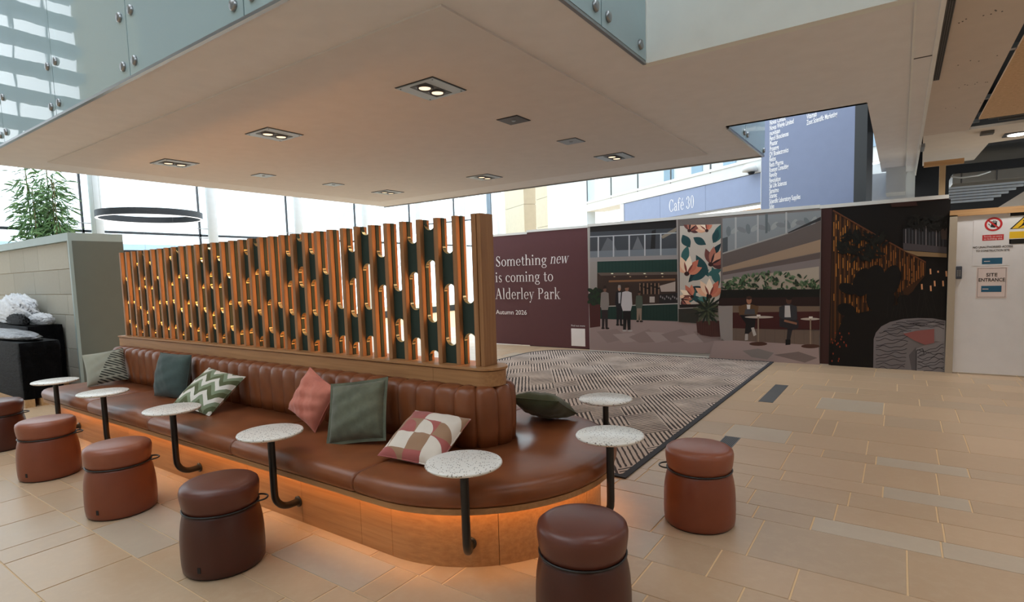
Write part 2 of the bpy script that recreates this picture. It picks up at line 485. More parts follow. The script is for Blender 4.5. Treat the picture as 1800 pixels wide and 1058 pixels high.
# a small serif alphabet drawn from stems, arcs, hairlines and serifs
def glyph(ch):
    q = []; W = 0.5; T = 0.088; N = 0.03

    def R(x0, x1, y0, y1): q.append([(x0, y0), (x1, y0), (x1, y1), (x0, y1)])

    def stem(x, y0, y1, s0=1, s1=1, half=0.10):
        R(x - T / 2, x + T / 2, y0, y1)
        if s0: R(x - half, x + half, y0, y0 + 0.022)
        if s1 == 1: R(x - half, x + T / 2, y1 - 0.022, y1)
        if s1 == 2: R(x - half, x + half, y1 - 0.022, y1)

    def arc(cx, cy, rx, ry, a0, a1, wt=T, wn=N, n=20):
        for i in range(n):
            ps = []
            for a in (a0 + (a1 - a0) * i / n, a0 + (a1 - a0) * (i + 1) / n):
                a = math.radians(a); k = wn + (wt - wn) * abs(math.cos(a)) ** 1.5
                ps.append(((cx + rx * math.cos(a), cy + ry * math.sin(a)), (cx + (rx - k) * math.cos(a), cy + (ry - k) * math.sin(a))))
            q.append([ps[0][0], ps[1][0], ps[1][1], ps[0][1]])

    def diag(x0, y0, x1, y1, wd): q.append([(x0 - wd / 2, y0), (x0 + wd / 2, y0), (x1 + wd / 2, y1), (x1 - wd / 2, y1)])

    def dot(cx, cy, r): q.append([(cx + r * math.cos(k * PI / 5), cy + r * math.sin(k * PI / 5)) for k in range(10)])
    xh = 0.46
    if ch == 'o': arc(0.25, xh / 2, 0.225, 0.24, 0, 360); W = 0.5
    elif ch == 'c': arc(0.25, xh / 2, 0.215, 0.24, 45, 315); dot(0.385, 0.355, 0.05); W = 0.45
    elif ch in 'eé':
        arc(0.24, xh / 2, 0.21, 0.24, 0, 318); R(0.06, 0.44, 0.235, 0.26); W = 0.46
        if ch == 'é': diag(0.22, 0.53, 0.32, 0.68, 0.06)
    elif ch == 'm':
        for x in (0.11, 0.40, 0.69): stem(x, 0, xh if x == 0.11 else 0.34, 1, 1 if x == 0.11 else 0)
        arc(0.27, 0.32, 0.174, 0.15, 0, 150); arc(0.56, 0.32, 0.174, 0.15, 0, 150); W = 0.81
    elif ch == 'n': stem(0.11, 0, xh); stem(0.42, 0, 0.34, 1, 0); arc(0.285, 0.32, 0.18, 0.15, 0, 150); W = 0.54
    elif ch == 'h': stem(0.11, 0, 0.74); stem(0.42, 0, 0.34, 1, 0); arc(0.285, 0.32, 0.18, 0.15, 0, 150); W = 0.54
    elif ch == 't': R(0.1, 0.188, 0.06, 0.60); R(0.02, 0.30, xh - 0.03, xh); arc(0.22, 0.1, 0.12, 0.11, 180, 330); W = 0.33
    elif ch == 'i': stem(0.12, 0, xh); dot(0.115, 0.64, 0.06); W = 0.26
    elif ch == 'l': stem(0.12, 0, 0.74); W = 0.26
    elif ch == 'g':
        arc(0.22, 0.305, 0.18, 0.165, 0, 360); arc(0.24, -0.10, 0.215, 0.12, 0, 360, 0.06, 0.03); diag(0.12, 0.02, 0.16, 0.17, 0.05)
        R(0.13, 0.36, 0.0, 0.05); R(0.34, 0.47, xh - 0.05, xh - 0.015); W = 0.48
    elif ch == 'w':
        diag(0.19, 0, 0.06, xh, T); diag(0.19, 0, 0.34, xh, N); diag(0.48, 0, 0.34, xh, T); diag(0.48, 0, 0.61, xh, N)
        for x in (0.06, 0.34, 0.62): R(x - 0.08, x + 0.08, xh - 0.022, xh)
        W = 0.68
    elif ch == 's': arc(0.19, 0.345, 0.14, 0.13, 30, 250, 0.06); arc(0.19, 0.12, 0.15, 0.135, -150, 80, 0.06); diag(0.28, 0.13, 0.1, 0.34, 0.09); W = 0.38
    elif ch == 'S':
        arc(0.27, 0.53, 0.185, 0.19, 25, 255, 0.075); arc(0.27, 0.19, 0.205, 0.205, -160, 75, 0.075); diag(0.40, 0.2, 0.15, 0.52, 0.11)
        R(0.42, 0.445, 0.50, 0.71); R(0.075, 0.10, 0.0, 0.2); W = 0.53
    elif ch == 'A':
        diag(0.10, 0, 0.33, 0.72, N + 0.01); diag(0.57, 0, 0.33, 0.72, T + 0.02); R(0.18, 0.48, 0.24, 0.27); R(0.0, 0.2, 0, 0.022); R(0.46, 0.69, 0, 0.022); W = 0.70
    elif ch == 'd': stem(0.40, 0, 0.74, 0, 1); R(0.40, 0.50, 0, 0.025); arc(0.24, xh / 2, 0.205, 0.24, 30, 330); W = 0.53
    elif ch == 'r': stem(0.12, 0, xh); arc(0.28, 0.33, 0.16, 0.13, 60, 170); dot(0.335, 0.405, 0.052); W = 0.38
    elif ch == 'y':
        diag(0.24, 0.02, 0.09, xh, T); diag(0.12, -0.22, 0.40, xh, N); R(0.0, 0.19, xh - 0.022, xh); R(0.31, 0.48, xh - 0.022, xh); dot(0.09, -0.19, 0.05); W = 0.48
    elif ch == 'P': stem(0.15, 0, 0.70, 1, 2, 0.12); arc(0.28, 0.52, 0.235, 0.18, -90, 90); R(0.15, 0.29, 0.67, 0.70); R(0.15, 0.29, 0.34, 0.37); W = 0.56
    elif ch == 'a': stem(0.33, 0.03, 0.34, 0, 0); arc(0.21, 0.33, 0.165, 0.14, 0, 160); dot(0.095, 0.355, 0.05); arc(0.2, 0.13, 0.165, 0.14, 60, 320); R(0.33, 0.44, 0, 0.03); W = 0.46
    elif ch == 'k': stem(0.12, 0, 0.74); diag(0.17, 0.19, 0.38, xh, N + 0.01); diag(0.42, 0, 0.24, 0.27, T); R(0.30, 0.48, xh - 0.022, xh); R(0.34, 0.54, 0, 0.022); W = 0.54
    elif ch == 'C': arc(0.35, 0.355, 0.31, 0.37, 40, 320, 0.1); R(0.58, 0.605, 0.46, 0.71); R(0.58, 0.605, 0.0, 0.2); W = 0.66
    elif ch == 'f': R(0.10, 0.188, 0, 0.60); arc(0.24, 0.58, 0.14, 0.16, 40, 180); dot(0.33, 0.66, 0.05); R(0.02, 0.31, xh - 0.03, xh); R(0.04, 0.27, 0, 0.022); W = 0.34
    elif ch == '3': arc(0.22, 0.53, 0.18, 0.175, -80, 150, 0.085); arc(0.22, 0.18, 0.2, 0.19, -150, 85, 0.09); dot(0.08, 0.57, 0.05); dot(0.07, 0.12, 0.055); W = 0.48
    elif ch == '0': arc(0.24, 0.355, 0.2, 0.365, 0, 360, 0.095); W = 0.5
    elif ch == ' ': W = 0.24
    return q, W


def serif(name, txt, size, org, u, v, mat, parent, slant=0.0, off=0.0):
    b = MB(); x = 0.0; u = Vector(u).normalized(); v = Vector(v).normalized(); n = u.cross(v); org = Vector(org)
    for ch in txt:
        q, wd = glyph(ch)
        for p in q:
            a = 0.0
            for i in range(len(p)): a += p[i][0] * p[(i + 1) % len(p)][1] - p[(i + 1) % len(p)][0] * p[i][1]
            if a < 0: p = p[::-1]
            pts = [org + u * ((x + c[0] + slant * c[1]) * size) + v * (c[1] * size) + n * off for c in p]
            b.add(pts, [tuple(range(len(p)))])
        x += wd + 0.03
    return b.build(name, mat, parent), x * size


# ---------------------------------------------------------------- floor: coursed sandstone slabs
ROWS = [-2.2, -1.75, -1.3, -0.85, -0.5, -0.06, 0.37, 0.80, 1.23, 1.45, 1.65, 1.93, 2.22, 2.37, 2.67, 2.98, 3.47, 3.67, 3.94, 4.2, 4.42, 4.88, 5.10, 5.53, 6.1, 6.55,
        7.13, 7.5, 7.85, 8.33, 8.75, 9.15, 9.6, 10.1, 10.6, 11.2, 11.8, 12.4]
FIX = {7: [-4.0, -3.48], 8: [-4.08, -3.42, -2.97], 11: [-2.86, -2.33, -1.96, -1.81], 10: [-1.97], 12: [-1.45], 13: [-1.02], 14: [-0.75, -0.38], 15: [-1.15, -0.63],
       16: [-0.70, -0.39], 17: [-0.77, -0.29], 20: [-0.70, 0.24], 21: [-0.48, -0.12, 0.43], 22: [-0.77, -0.19, 0.27], 23: [-1.14, -0.46, 0.48], 26: [-0.6, 0.2], 28: [-0.74, 0.0]}
floor = tag(bx('floor', 'grout', None, -22, 6, -9, 24, -0.20, -0.004), kind='structure')
tiles = []
rt = random.Random(11)
for i in range(len(ROWS) - 1):
    x = -15.0 + rt.random() * 0.5; cuts = [x]; fx = FIX.get(i, [])
    while x < 5.5:
        step = rt.choice((0.38, 0.45, 0.52, 0.6, 0.7, 0.8)) * (1.15 if ROWS[i + 1] - ROWS[i] > 0.35 else 1.0)
        nx = x + step
        for g in fx:
            if x + 0.12 < g <= nx + 0.15: nx = g; break
        x = nx; cuts.append(x)
    for a, c in zip(cuts, cuts[1:]): tiles.append((a, c, ROWS[i], ROWS[i + 1]))


def tint_of(cx, cy):
    k = rt.random()
    a = (0.53, 0.38, 0.245) if k < 0.42 else (0.57, 0.405, 0.26) if k < 0.72 else (0.50, 0.375, 0.255) if k < 0.92 else (0.52, 0.445, 0.35)
    j = (0.94 + 0.12 * rt.random()) * 0.95
    return (a[0] * j, a[1] * j, a[2] * j, 1)


def seen(t):
    x = (t[0] + t[1]) / 2; y = (t[2] + t[3]) / 2
    q = [RM[k][0] * x + RM[k][1] * y - RM[k][2] * CAMH for k in range(3)]
    if q[2] < 0.4: return 99
    px = CX + FPX * q[0] / q[2]; py = CY + FPX * q[1] / q[2]
    ok = -160 < px < 1960 and 500 < py < 1250 and not (y > 10 and x < 0.6) and not (x < -3 and 2.3 < y < 7) and not (x < -7.6 and y > 2)
    return q[2] if ok else 60 + q[2]


tiles.sort(key=seen)
rest = MB(); g = 0.0024; gx = 0.0045
for k, (a, c, y0, y1) in enumerate(tiles):
    col = tint_of((a + c) / 2, (y0 + y1) / 2)
    if k < 290:
        b = MB(); b.slab(a + gx, c - gx, y0 + g, y1 - g, -0.03, rt.uniform(-0.0006, 0.0), 0.0015, col); b.build('tile', 'floor_stone', floor)
    else: rest.slab(a + gx, c - gx, y0 + g, y1 - g, -0.03, 0.0, 0.0015, col)
o = rest.build('tile_field', 'floor_stone', floor); tag(o, kind='stuff')

# ---------------------------------------------------------------- soffit, bridge, atrium shell
ce = tag(bx('ceiling', 'soffit_paint', None, -9.06, -1.575, 1.90, 8.35, 3.012, 3.45), kind='structure')
bx('ceiling_panel', 'soffit_panel', ce, -8.45, -2.13, 2.46, 7.70, 3.0, 3.02)
bx('fascia_trim', 'steel', ce, -9.06, -1.56, 1.872, 1.90, 2.992, 3.012)
bx('fascia_trim', 'steel', ce, -1.575, -1.55, 1.90, 4.03, 2.992, 3.012)
bx('fascia_trim', 'steel', ce, -1.575, -1.55, 6.42, 8.35, 2.992, 3.012)
bx('fascia_trim', 'steel', ce, -9.06, -1.56, 8.35, 8.37, 2.992, 3.012)
br = tag(bx('ceiling_bridge', 'soffit_paint', None, -1.575, 0.04, 4.05, 6.42, 3.012, 3.45), kind='structure')
bx('upstand', 'fascia_paint', br, -1.54, 0.04, 4.03, 4.11, 3.0, 4.5)
bx('corner_strip', 'fascia_paint', br, -1.575, -1.54, 4.02, 4.11, 3.0, 4.5)
bx('far_upstand', 'fascia_paint', br, -1.575, -0.29, 6.36, 6.42, 3.012, 4.5)
bx('soffit_arm', 'soffit_paint', br, -0.29, 0.04, 6.42, 11.3, 3.012, 3.45)
# glass balustrades bolted to the slab edges
def balustrade(name, label, ax, pos, cuts, z0, z1, bolts, backing):
    r = empty(name, (0, 0, 0), 0, label, 'balustrade')
    for a, c in zip(cuts, cuts[1:]):
        if ax == 'y': bx('glass_panel', 'balustrade_glass', r, a + 0.006, c - 0.006, pos - 0.028, pos - 0.008, z0, z1)
        else: bx('glass_panel', 'balustrade_glass', r, pos + 0.008, pos + 0.028, a + 0.006, c - 0.006, z0, z1)
    for (s, z) in bolts:
        b = MB(); b.lathe([(0.0001, -0.012), (0.026, -0.012), (0.034, -0.006), (0.034, 0.018), (0.0001, 0.018)], 16)
        o = b.build('bolt', 'steel', r)
        if ax == 'y': o.rotation_euler = (-PI / 2, 0, 0); o.location = (s, pos - 0.036, z)
        else: o.rotation_euler = (0, PI / 2 * -1, 0); o.location = (pos + 0.036, s, z)
    return r


cu = [-9.06, -7.6, -6.1, -4.6, -3.1, -1.6]
balustrade('glass_balustrade', 'long teal glass balustrade along the left edge of the soffit, at top left', 'y', 1.90, cu, 3.012, 4.55,
           [(x + d, z) for x in cu[1:-1] for d in (-0.095, 0.095) for z in (3.095, 3.44, 4.1)], True)
balustrade('glass_balustrade', 'short teal glass balustrade ending at the pale bridge parapet, top centre', 'x', -1.575, [1.90, 3.28, 4.02], 3.012, 4.55,
           [(3.19, 3.095), (3.37, 3.095), (3.90, 3.09), (3.19, 3.44), (3.37, 3.44), (3.9, 3.44)], True)
balustrade('glass_balustrade', 'small triangle of teal glass balustrade beside the directory sign', 'x', -1.575, [6.42, 7.19, 8.35], 3.012, 4.55,
           [(7.11, 3.085), (7.27, 3.085), (8.25, 3.06), (7.11, 3.44), (7.27, 3.44)], True)
struct('slab_edge', 'fascia_paint', -9.06, -1.60, 1.92, 2.0, 3.45, 4.6)
struct('slab_edge', 'fascia_paint', -1.68, -1.60, 2.0, 4.02, 3.45, 4.6)
struct('slab_edge', 'fascia_paint', -1.68, -1.60, 6.42, 8.35, 3.45, 4.6)
# beam, plasterboard ceiling and stripped-out bay on the right
bm_ = tag(bx('ceiling_beam', 'soffit_paint', None, 0.04, 0.165, -8, 16, 3.0, 3.45), kind='structure')
bx('edge_bead', 'white_paint', bm_, 0.034, 0.046, -8, 15, 2.994, 3.004)
bx('beam_edge', 'white_paint', bm_, 0.160, 0.186, -8, 12, 2.985, 3.02)
bx('beam_crack', 'ink', bm_, 0.048, 0.158, 5.22, 5.235, 2.997, 3.003)
cr = tag(bx('ceiling_right', 'plasterboard', None, 0.186, 0.615, -8, 8.44, 3.0, 3.03), kind='structure')
b = MB(); b.prism([(0.19, 8.445), (1.9, 8.36), (1.9, 9.4), (0.9, 9.56), (0.87, 10.96), (0.25, 11.03)], 3.0, 3.03)
b.build('ceiling_board', 'plaster_light', cr)
bx('osb_board', 'osb', cr, 0.655, 4.2, -8, 7.9, 3.0, 3.02)
bx('ceiling_void', 'void_dark', cr, 0.0, 4.4, -8, 14.6, 4.2, 4.3)
for y in (0.6, 2.2, 3.9, 5.5, 7.0, 8.1): bx('hanger', 'steel', cr, 0.60, 0.68, y, y + 0.05, 3.015, 3.05)
for k in range(22):
    yy = random.choice((4.6, 5.6, 6.3, 7.1)) + random.uniform(-0.05, 0.05); xx = random.uniform(0.24, 0.6)
    bx('screw_hole', 'ink', cr, xx, xx + 0.008, yy, yy + 0.010, 2.9985, 3.0005)
pm = empty('perforated_strip', (0.21, 0, 3.0), 0, 'perforated grey metal strip along the ceiling edge at top right', 'metal strip')
bx('strip', 'steel_dark', pm, -0.02, 0.02, -4, 5.92, -0.012, -0.002)
b = MB()
for k in range(150):
    for j in (-0.012, 0.0, 0.012): b.box(j - 0.0035, j + 0.0035, 2.6 + k * 0.022, 2.6 + k * 0.022 + 0.012, -0.0135, -0.0118)
tag(b.build('perforation', 'ink', pm), kind='stuff')
struct('ceiling_sky_block', 'white_paint', -16.3, -11.0, -9, 1.9, 9.6, 9.8)  # unseen opaque roof parts, added and sized to limit the skylight
struct('ceiling_sky_block', 'white_paint', -11.0, -1.2, -9, -5.0, 9.6, 9.8)
struct('ceiling_sky_block', 'white_paint', -3.0, 4.2, -5.0, 4.0, 9.6, 9.8)
struct('wall_back_unseen', 'white_paint', -1.5, 4.35, -9.1, -9, 0, 9.6)  # unseen wall, closed to keep light from behind out
struct('wall_back_unseen', 'concrete', -16.3, -1.5, -9.1, -9, 0, 9.6)  # unseen wall, added to darken the left floor
struct('wall_right_unseen', 'white_paint', 4.2, 4.35, -9, 9.6, 0, 4.2)  # unseen wall, closed to keep side light out, open further back


# ---------------------------------------------------------------- banquette
YC, XN = 2.77, -2.22
XL = -7.335


def station(kind, t):
    if kind == 'f': return (t, YC, 0.0, -1.0)
    if kind == 'b': return (t, YC, 0.0, 1.0)
    a = math.radians(t); return (XN, YC, math.cos(a), math.sin(a))


def sweep(b, prof, sts, smooth=True, caps=True, closed=True, fn=None):
    k = len(prof); vs = []
    for si, st in enumerate(sts):
        x, y, nx, ny = st[:4]
        for (r, z) in (fn(si, prof) if fn else prof): vs.append((x + nx * r, y + ny * r, z))
    fs = []
    for i in range(len(sts) - 1):
        for j in range(k if closed else k - 1):
            j2 = (j + 1) % k; fs.append((i * k + j, (i + 1) * k + j, (i + 1) * k + j2, i * k + j2))
    b.add(vs, fs, None, smooth)
    if caps:
        b.add(vs[:k], [tuple(range(k))]); b.add(vs[-k:], [tuple(range(k - 1, -1, -1))])


def run(x0, x1, n=2): return [station('f', x0 + (x1 - x0) * i / (n - 1)) for i in range(n)]
def runb(x0, x1, n=2): return [station('b', x0 + (x1 - x0) * i / (n - 1)) for i in range(n)]
def nose(a0=-90, a1=90, n=37): return [station('n', a0 + (a1 - a0) * i / (n - 1)) for i in range(n)]


def inset(prof, d):
    cr_ = sum(p[0] for p in prof) / len(prof); cz = sum(p[1] for p in prof) / len(prof)
    rr = max(p[0] for p in prof); out = []
    for r, z in prof:
        out.append((r - d if r > cr_ else r, z - d if z > 0.40 else z + d * 0.5))
    return out


bench = empty('banquette', (0, 0, 0), 0, 'long brown leather banquette with channelled back and glowing oak plinth', 'bench')
PL = [(0.775, 0.0), (0.775, 0.345), (0.70, 0.345), (0.70, 0.0)]
px_ = [-7.15, -6.6, -5.5, -4.57, -3.62, -3.02, -2.47, XN]
for a, c in zip(px_, px_[1:]):
    b = MB(); sweep(b, PL, run(a + 0.0012, c - 0.0012), False); b.build('plinth_panel', 'oak_flat', bench)
    b = MB(); sweep(b, PL, runb(c - 0.0012, a + 0.0012), False); b.build('plinth_panel', 'oak_flat', bench)
for a in (-90, -45, 0, 45):
    b = MB(); sweep(b, PL, nose(a + 0.1, a + 44.9, 14), True); o = b.build('plinth_panel', 'oak_flat', bench)
    o.data.shade_flat()
LIP = [(0.862, 0.314), (0.862, 0.345), (0.60, 0.345), (0.60, 0.339), (0.851, 0.339), (0.851, 0.314)]
b = MB(); sweep(b, LIP, run(XL, XN) + nose() + runb(XN, XL), False); b.build('seat_board', 'oak_flat', bench)
LED = [(0.8505, 0.3350), (0.8505, 0.3356), (0.839, 0.3356), (0.839, 0.3350)]
b = MB(); sweep(b, LED, run(-7.13, XN) + nose() + runb(XN, -7.13), False); b.build('light_strip', 'led_warm', bench)
SEAT = [(0.20, 0.345), (0.84, 0.345), (0.865, 0.352), (0.876, 0.372), (0.879, 0.40), (0.872, 0.428), (0.852, 0.447), (0.82, 0.456), (0.70, 0.460), (0.45, 0.460), (0.20, 0.455)]


def cushion(sts):
    n = len(sts); b = MB()
    def fn(i, prof):
        d = {0: 0.016, 1: 0.004}.get(min(i, n - 1 - i), 0.0); return inset(prof, d)
    sweep(b, SEAT, sts, True, True, True, fn); return b.build('seat_cushion', 'leather', bench)


def seg(kind, x0, x1):
    e = [x0 + 0.001, x0 + 0.005, x0 + 0.02, (x0 + x1) / 2, x1 - 0.02, x1 - 0.005, x1 - 0.001]
    return [station(kind, x) for x in (e if kind == 'f' else e[::-1])]


for x in (-6.10, -4.87, -3.635, -2.40):
    cushion(seg('f', x - 1.235, x)); cushion(seg('b', x - 1.235, x))
cushion([station('f', -2.399), station('f', -2.395), station('f', -2.38)] + nose(-90, 90, 41) + [station('b', -2.38), station('b', -2.395), station('b', -2.399)])
# channels of the backrest
BK = [(0.10, 0.45), (0.238, 0.45), (0.246, 0.55), (0.249, 0.66), (0.248, 0.74), (0.242, 0.785), (0.226, 0.812), (0.200, 0.824), (0.165, 0.827), (0.10, 0.825)]


def channel(sts, us):
    b = MB()
    def fn(i, prof):
        u = us[i]; e = (1 - (2 * u - 1) ** 4); d = 0.020 * (1 - e)
        return [(r - d if r > 0.15 else r, z - (d * 0.8 if z > 0.8 else 0)) for r, z in prof]
    sweep(b, BK, sts, True, True, True, fn); return b.mesh('channel', 'leather')


US = (0.0, 0.03, 0.10, 0.22, 0.38, 0.5, 0.62, 0.78, 0.90, 0.97, 1.0)
PW = 0.1625
mf = channel([station('f', u * PW) for u in US], US); mb_ = channel([station('b', (1 - u) * PW) for u in US], US)
for k in range(31):
    for me in (mf, mb_):
        o = bpy.data.objects.new('channel', me); COL.objects.link(o); o.parent = bench; o.location = (XN - PW * (k + 1), 0, 0)
for k in range(5):
    me = channel([station('n', -90 + 36 * (k + u)) for u in US], US); o = bpy.data.objects.new('channel', me); COL.objects.link(o); o.parent = bench

# ---------------------------------------------------------------- slatted screen
scr = empty('slatted_screen', (0, 0, 0.82), 0, 'tall oak slat screen with dark green slotted panels above the banquette', 'screen')
b = MB(); sweep(b, [(0.113, 0.0), (0.113, 0.093), (0.02, 0.093), (0.02, 0.0)], [(x, YC - 0.015, nx, ny) for x, y, nx, ny in run(-7.33, -2.48)], False); b.build('base_panel', 'oak_flat', scr)
XE = -2.115
pts = [(-2.478, YC - 0.015, 0, -1)] + [(XE - 0.0, YC - 0.015, math.cos(math.radians(a)), math.sin(math.radians(a))) for a in range(-90, 91, 6)] + [(-7.33, YC - 0.015, 0, 1)]
b = MB(); sweep(b, [(0.113, 0.0), (0.113, 0.093), (0.02, 0.093), (0.02, 0.0)], pts, False); b.build('base_panel', 'oak_flat', scr)
poly = [(-7.33, YC - 0.140)] + [(XE + 0.125 * math.cos(math.radians(a)), YC - 0.015 + 0.125 * math.sin(math.radians(a))) for a in range(-90, 91, 6)] + [(-7.33, YC + 0.11)]
b = MB(); b.prism(poly, 0.098, 0.115); b.build('cap', 'oak_flat', scr, 0.004)
poly = [(-7.33, YC - 0.120)] + [(XE + 0.105 * math.cos(math.radians(a)), YC - 0.015 + 0.105 * math.sin(math.radians(a))) for a in range(-90, 91, 6)] + [(-7.33, YC + 0.09)]
b = MB(); b.prism(poly, 0.090, 0.099); b.build('cap_groove', 'ink', scr)
FY0, FY1 = 2.69, 2.82; FZ0, FZ1 = 0.115, 1.055; FW = 0.036; PITCH = 0.155
b = MB(); b.box(0, FW, FY0, 2.782, FZ0, FZ1); slat_me = b.mesh('slat', 'oak')
for i in range(34):
    o = bpy.data.objects.new('slat', slat_me); COL.objects.link(o); o.parent = scr; o.location = (-2.161 - PITCH * i, 0, 0)
    md = o.modifiers.new('bevel', 'BEVEL'); md.width = 0.0015; md.segments = 1
bx('end_post', 'oak', scr, -2.161 + FW + 0.004, -2.161 + FW + 0.034, FY0 + 0.004, FY1 + 0.002, FZ0, FZ1, bevel=0.0015)
PAT = [[(0, .587), (.786, 1)], [(0, .247), (.45, .877)], [(0, .077), (.282, .722), (.918, 1)], [(0, .161), (.361, .636), (.834, 1)], [(0, .5), (.7, .875)], [(0, .245), (.448, 1)],
       [(0, .07), (.283, .64), (.84, 1)], [(0, .19), (.39, .7), (.895, 1)], [(0, .637), (.85, 1)], [(0, .358), (.56, .873)], [(0, .186), (.393, .7), (.9, 1)],
       [(0, .07), (.28, .46), (.675, .87)], [(0, .19), (.396, .7), (.905, 1)], [(0, .64), (.845, 1)], [(0, .355), (.56, .87)], [(0, .075), (.28, .71), (.9, 1)], [(0, .147), (.356, .62), (.83, 1)]]
GAP = PITCH - FW; MAR = 0.007; MAR2 = 0.014; SW = GAP - MAR - MAR2; SR = SW / 2; PY0, PY1 = 2.726, 2.752


def slot_edges(pat):                                     # slots as (z_low, z_high, round_low, round_high)
    H = FZ1 - FZ0; out = []
    for a, c in pat: out.append((FZ1 - c * H, FZ1 - a * H, c < 0.999, a > 0.001))
    return sorted(out)


def bay(i, pat):
    x0 = -2.161 - PITCH * (i + 1) + FW; s = slot_edges(pat); NC = 10
    b = MB(); b.box(x0, x0 + MAR, PY0, PY1, FZ0, FZ1); b.box(x0 + GAP - MAR2, x0 + GAP, PY0, PY1, FZ0, FZ1)
    # solid pieces between the slots
    spans = []; z = FZ0; rl = False
    for (zl, zh, r0, r1) in s:
        if zl > z + 0.004: spans.append((z, zl, rl, r0))
        z = zh; rl = r1
    if z < FZ1 - 0.004: spans.append((z, FZ1, rl, False))
    def off(u): x = (u - 0.5) * SW; return SR - math.sqrt(max(0.0, SR * SR - x * x))
    for (za, zb, ra, rb) in spans:
        lo = [za - (off(k / NC) if ra else 0) for k in range(NC + 1)]; hi = [zb + (off(k / NC) if rb else 0) for k in range(NC + 1)]
        xs = [x0 + MAR + SW * k / NC for k in range(NC + 1)]
        for y, fl in ((PY0, 0), (PY1, 1)):
            vs = [(x, y, z_) for x, z_ in zip(xs, lo)] + [(x, y, z_) for x, z_ in zip(xs, hi)]
            b.add(vs, [((k, k + 1, NC + 2 + k, NC + 1 + k) if not fl else (k + 1, k, NC + 1 + k, NC + 2 + k)) for k in range(NC)])
        for row, fl in ((lo, 0), (hi, 1)):
            vs = [(x, PY0, z_) for x, z_ in zip(xs, row)] + [(x, PY1, z_) for x, z_ in zip(xs, row)]
            b.add(vs, [((k, NC + 1 + k, NC + 2 + k, k + 1) if not fl else (k, k + 1, NC + 2 + k, NC + 1 + k)) for k in range(NC)])
    b.build('green_panel', 'green_panel', scr)
    e = 0.0018
    for (zl, zh, r0, r1) in s:
        path = []
        xl, xr, xc = x0 + MAR, x0 + MAR + SW, x0 + MAR + SR
        if r0: path += [(xc + SR * math.cos(math.radians(a)), zl + SR + SR * math.sin(math.radians(a))) for a in range(180, 361, 15)]
        else: path += [(xl, zl), (xr, zl)]
        if r1: path += [(xc + SR * math.cos(math.radians(a)), zh - SR + SR * math.sin(math.radians(a))) for a in range(0, 181, 15)]
        else: path += [(xr, zh), (xl, zh)]
        n = len(path); cz = (zl + zh) / 2; arcs = {}
        for j in range(n):
            p, q = path[j], path[(j + 1) % n]
            mz = (p[1] + q[1]) / 2
            if abs(p[0] - q[0]) < 1e-6: continue
            if mz < cz and not r0 or mz > cz and not r1: continue
            t = arcs.setdefault(mz > cz, MB())
            def inn(c): return (xc + (c[0] - xc) * (1 - e / SR), cz + (c[1] - cz) * (1 - e / max(0.02, (zh - zl) / 2)))
            pi_, qi = inn(p), inn(q)
            t.add([(p[0], PY0 - e, p[1]), (q[0], PY0 - e, q[1]), (qi[0], PY0 - e, qi[1]), (pi_[0], PY0 - e, pi_[1]),
                   (p[0], PY1 + e, p[1]), (q[0], PY1 + e, q[1]), (qi[0], PY1 + e, qi[1]), (pi_[0], PY1 + e, pi_[1])],
                  [(0, 1, 2, 3), (3, 2, 6, 7), (7, 6, 5, 4)])
        a0 = zl + (SR if r0 else 0.004); a1 = zh - (SR if r1 else 0.004)
        if a1 > a0 + 0.01:pass
        for t in arcs.values(): t.build('brass_edge', 'brass', scr)


b = MB(); b.box(0, 0.003, 2.764, 2.776, FZ0 + 0.01, FZ1 - 0.01); strip_me = b.mesh('light_strip', 'led_slot')
for i in range(33):
    o = bpy.data.objects.new('light_strip', strip_me); COL.objects.link(o); o.parent = scr; o.location = (-2.161 - PITCH * i - 0.0032, 0, 0)
for i in range(33): bay(i, PAT[i] if i < 17 else PAT[8 + (i - 17) % 9])

# ---------------------------------------------------------------- terrazzo tables on bent poles
TZ = 0.615


def table(base, ang, label):
    t = empty('side_table', (base[0], base[1], 0), ang, label, 'table', 'round terrazzo tables cantilevered from the banquette plinth')
    b = MB(); b.lathe([(0.0001, TZ - 0.020), (0.172, TZ - 0.020), (0.183, TZ - 0.014), (0.186, TZ - 0.008), (0.183, TZ - 0.002), (0.177, TZ), (0.0001, TZ)], 56)
    b.build('table_top', 'terrazzo', t)
    R_ = 0.10; zb = 0.13; pts = [(0, 0, TZ - 0.02), (0, 0, 0.40), (0, 0, zb + R_ + 0.02)]
    for k in range(1, 9):
        a = PI / 2 * k / 8; pts.append((0, R_ - R_ * math.cos(a), zb + R_ - R_ * math.sin(a)))
    pts.append((0, 0.158, zb)); b = MB(); b.tube(pts, 0.021, 16); pole = b.build('pole', 'black_metal', t)
    b = MB(); b.lathe([(0.0001, 0.0), (0.034, 0.0), (0.034, 0.006), (0.0001, 0.006)], 24); o = b.build('flange', 'black_metal', pole)
    o.rotation_euler = (PI / 2, 0, 0); o.location = (0, 0.1575, zb)
    b = MB(); b.lathe([(0.0001, 0), (0.06, 0), (0.06, 0.006), (0.0001, 0.006)], 24); o = b.build('mount_plate', 'black_metal', pole); o.location = (0, 0, TZ - 0.0265)
    return t


for x, lb in ((-6.654, 'terrazzo table furthest left, in front of the black wrapped pallet'), (-5.516, 'terrazzo table in front of the striped grey cushion'),
              (-4.279, 'terrazzo table in front of the green chevron cushion'), (-3.051, 'terrazzo table just left of the pink cushion')):
    table((x, YC - 0.935), 0, lb)
for a, lb in ((-56, 'terrazzo table at the front curve, below the red geometric cushion'), (-1.5, 'terrazzo table at the tip of the curved bench end'), (55, 'terrazzo table over the rug, behind the bench end')):
    r = math.radians(a); table((XN + 0.935 * math.cos(r), YC + 0.935 * math.sin(r)), r + PI / 2, lb)

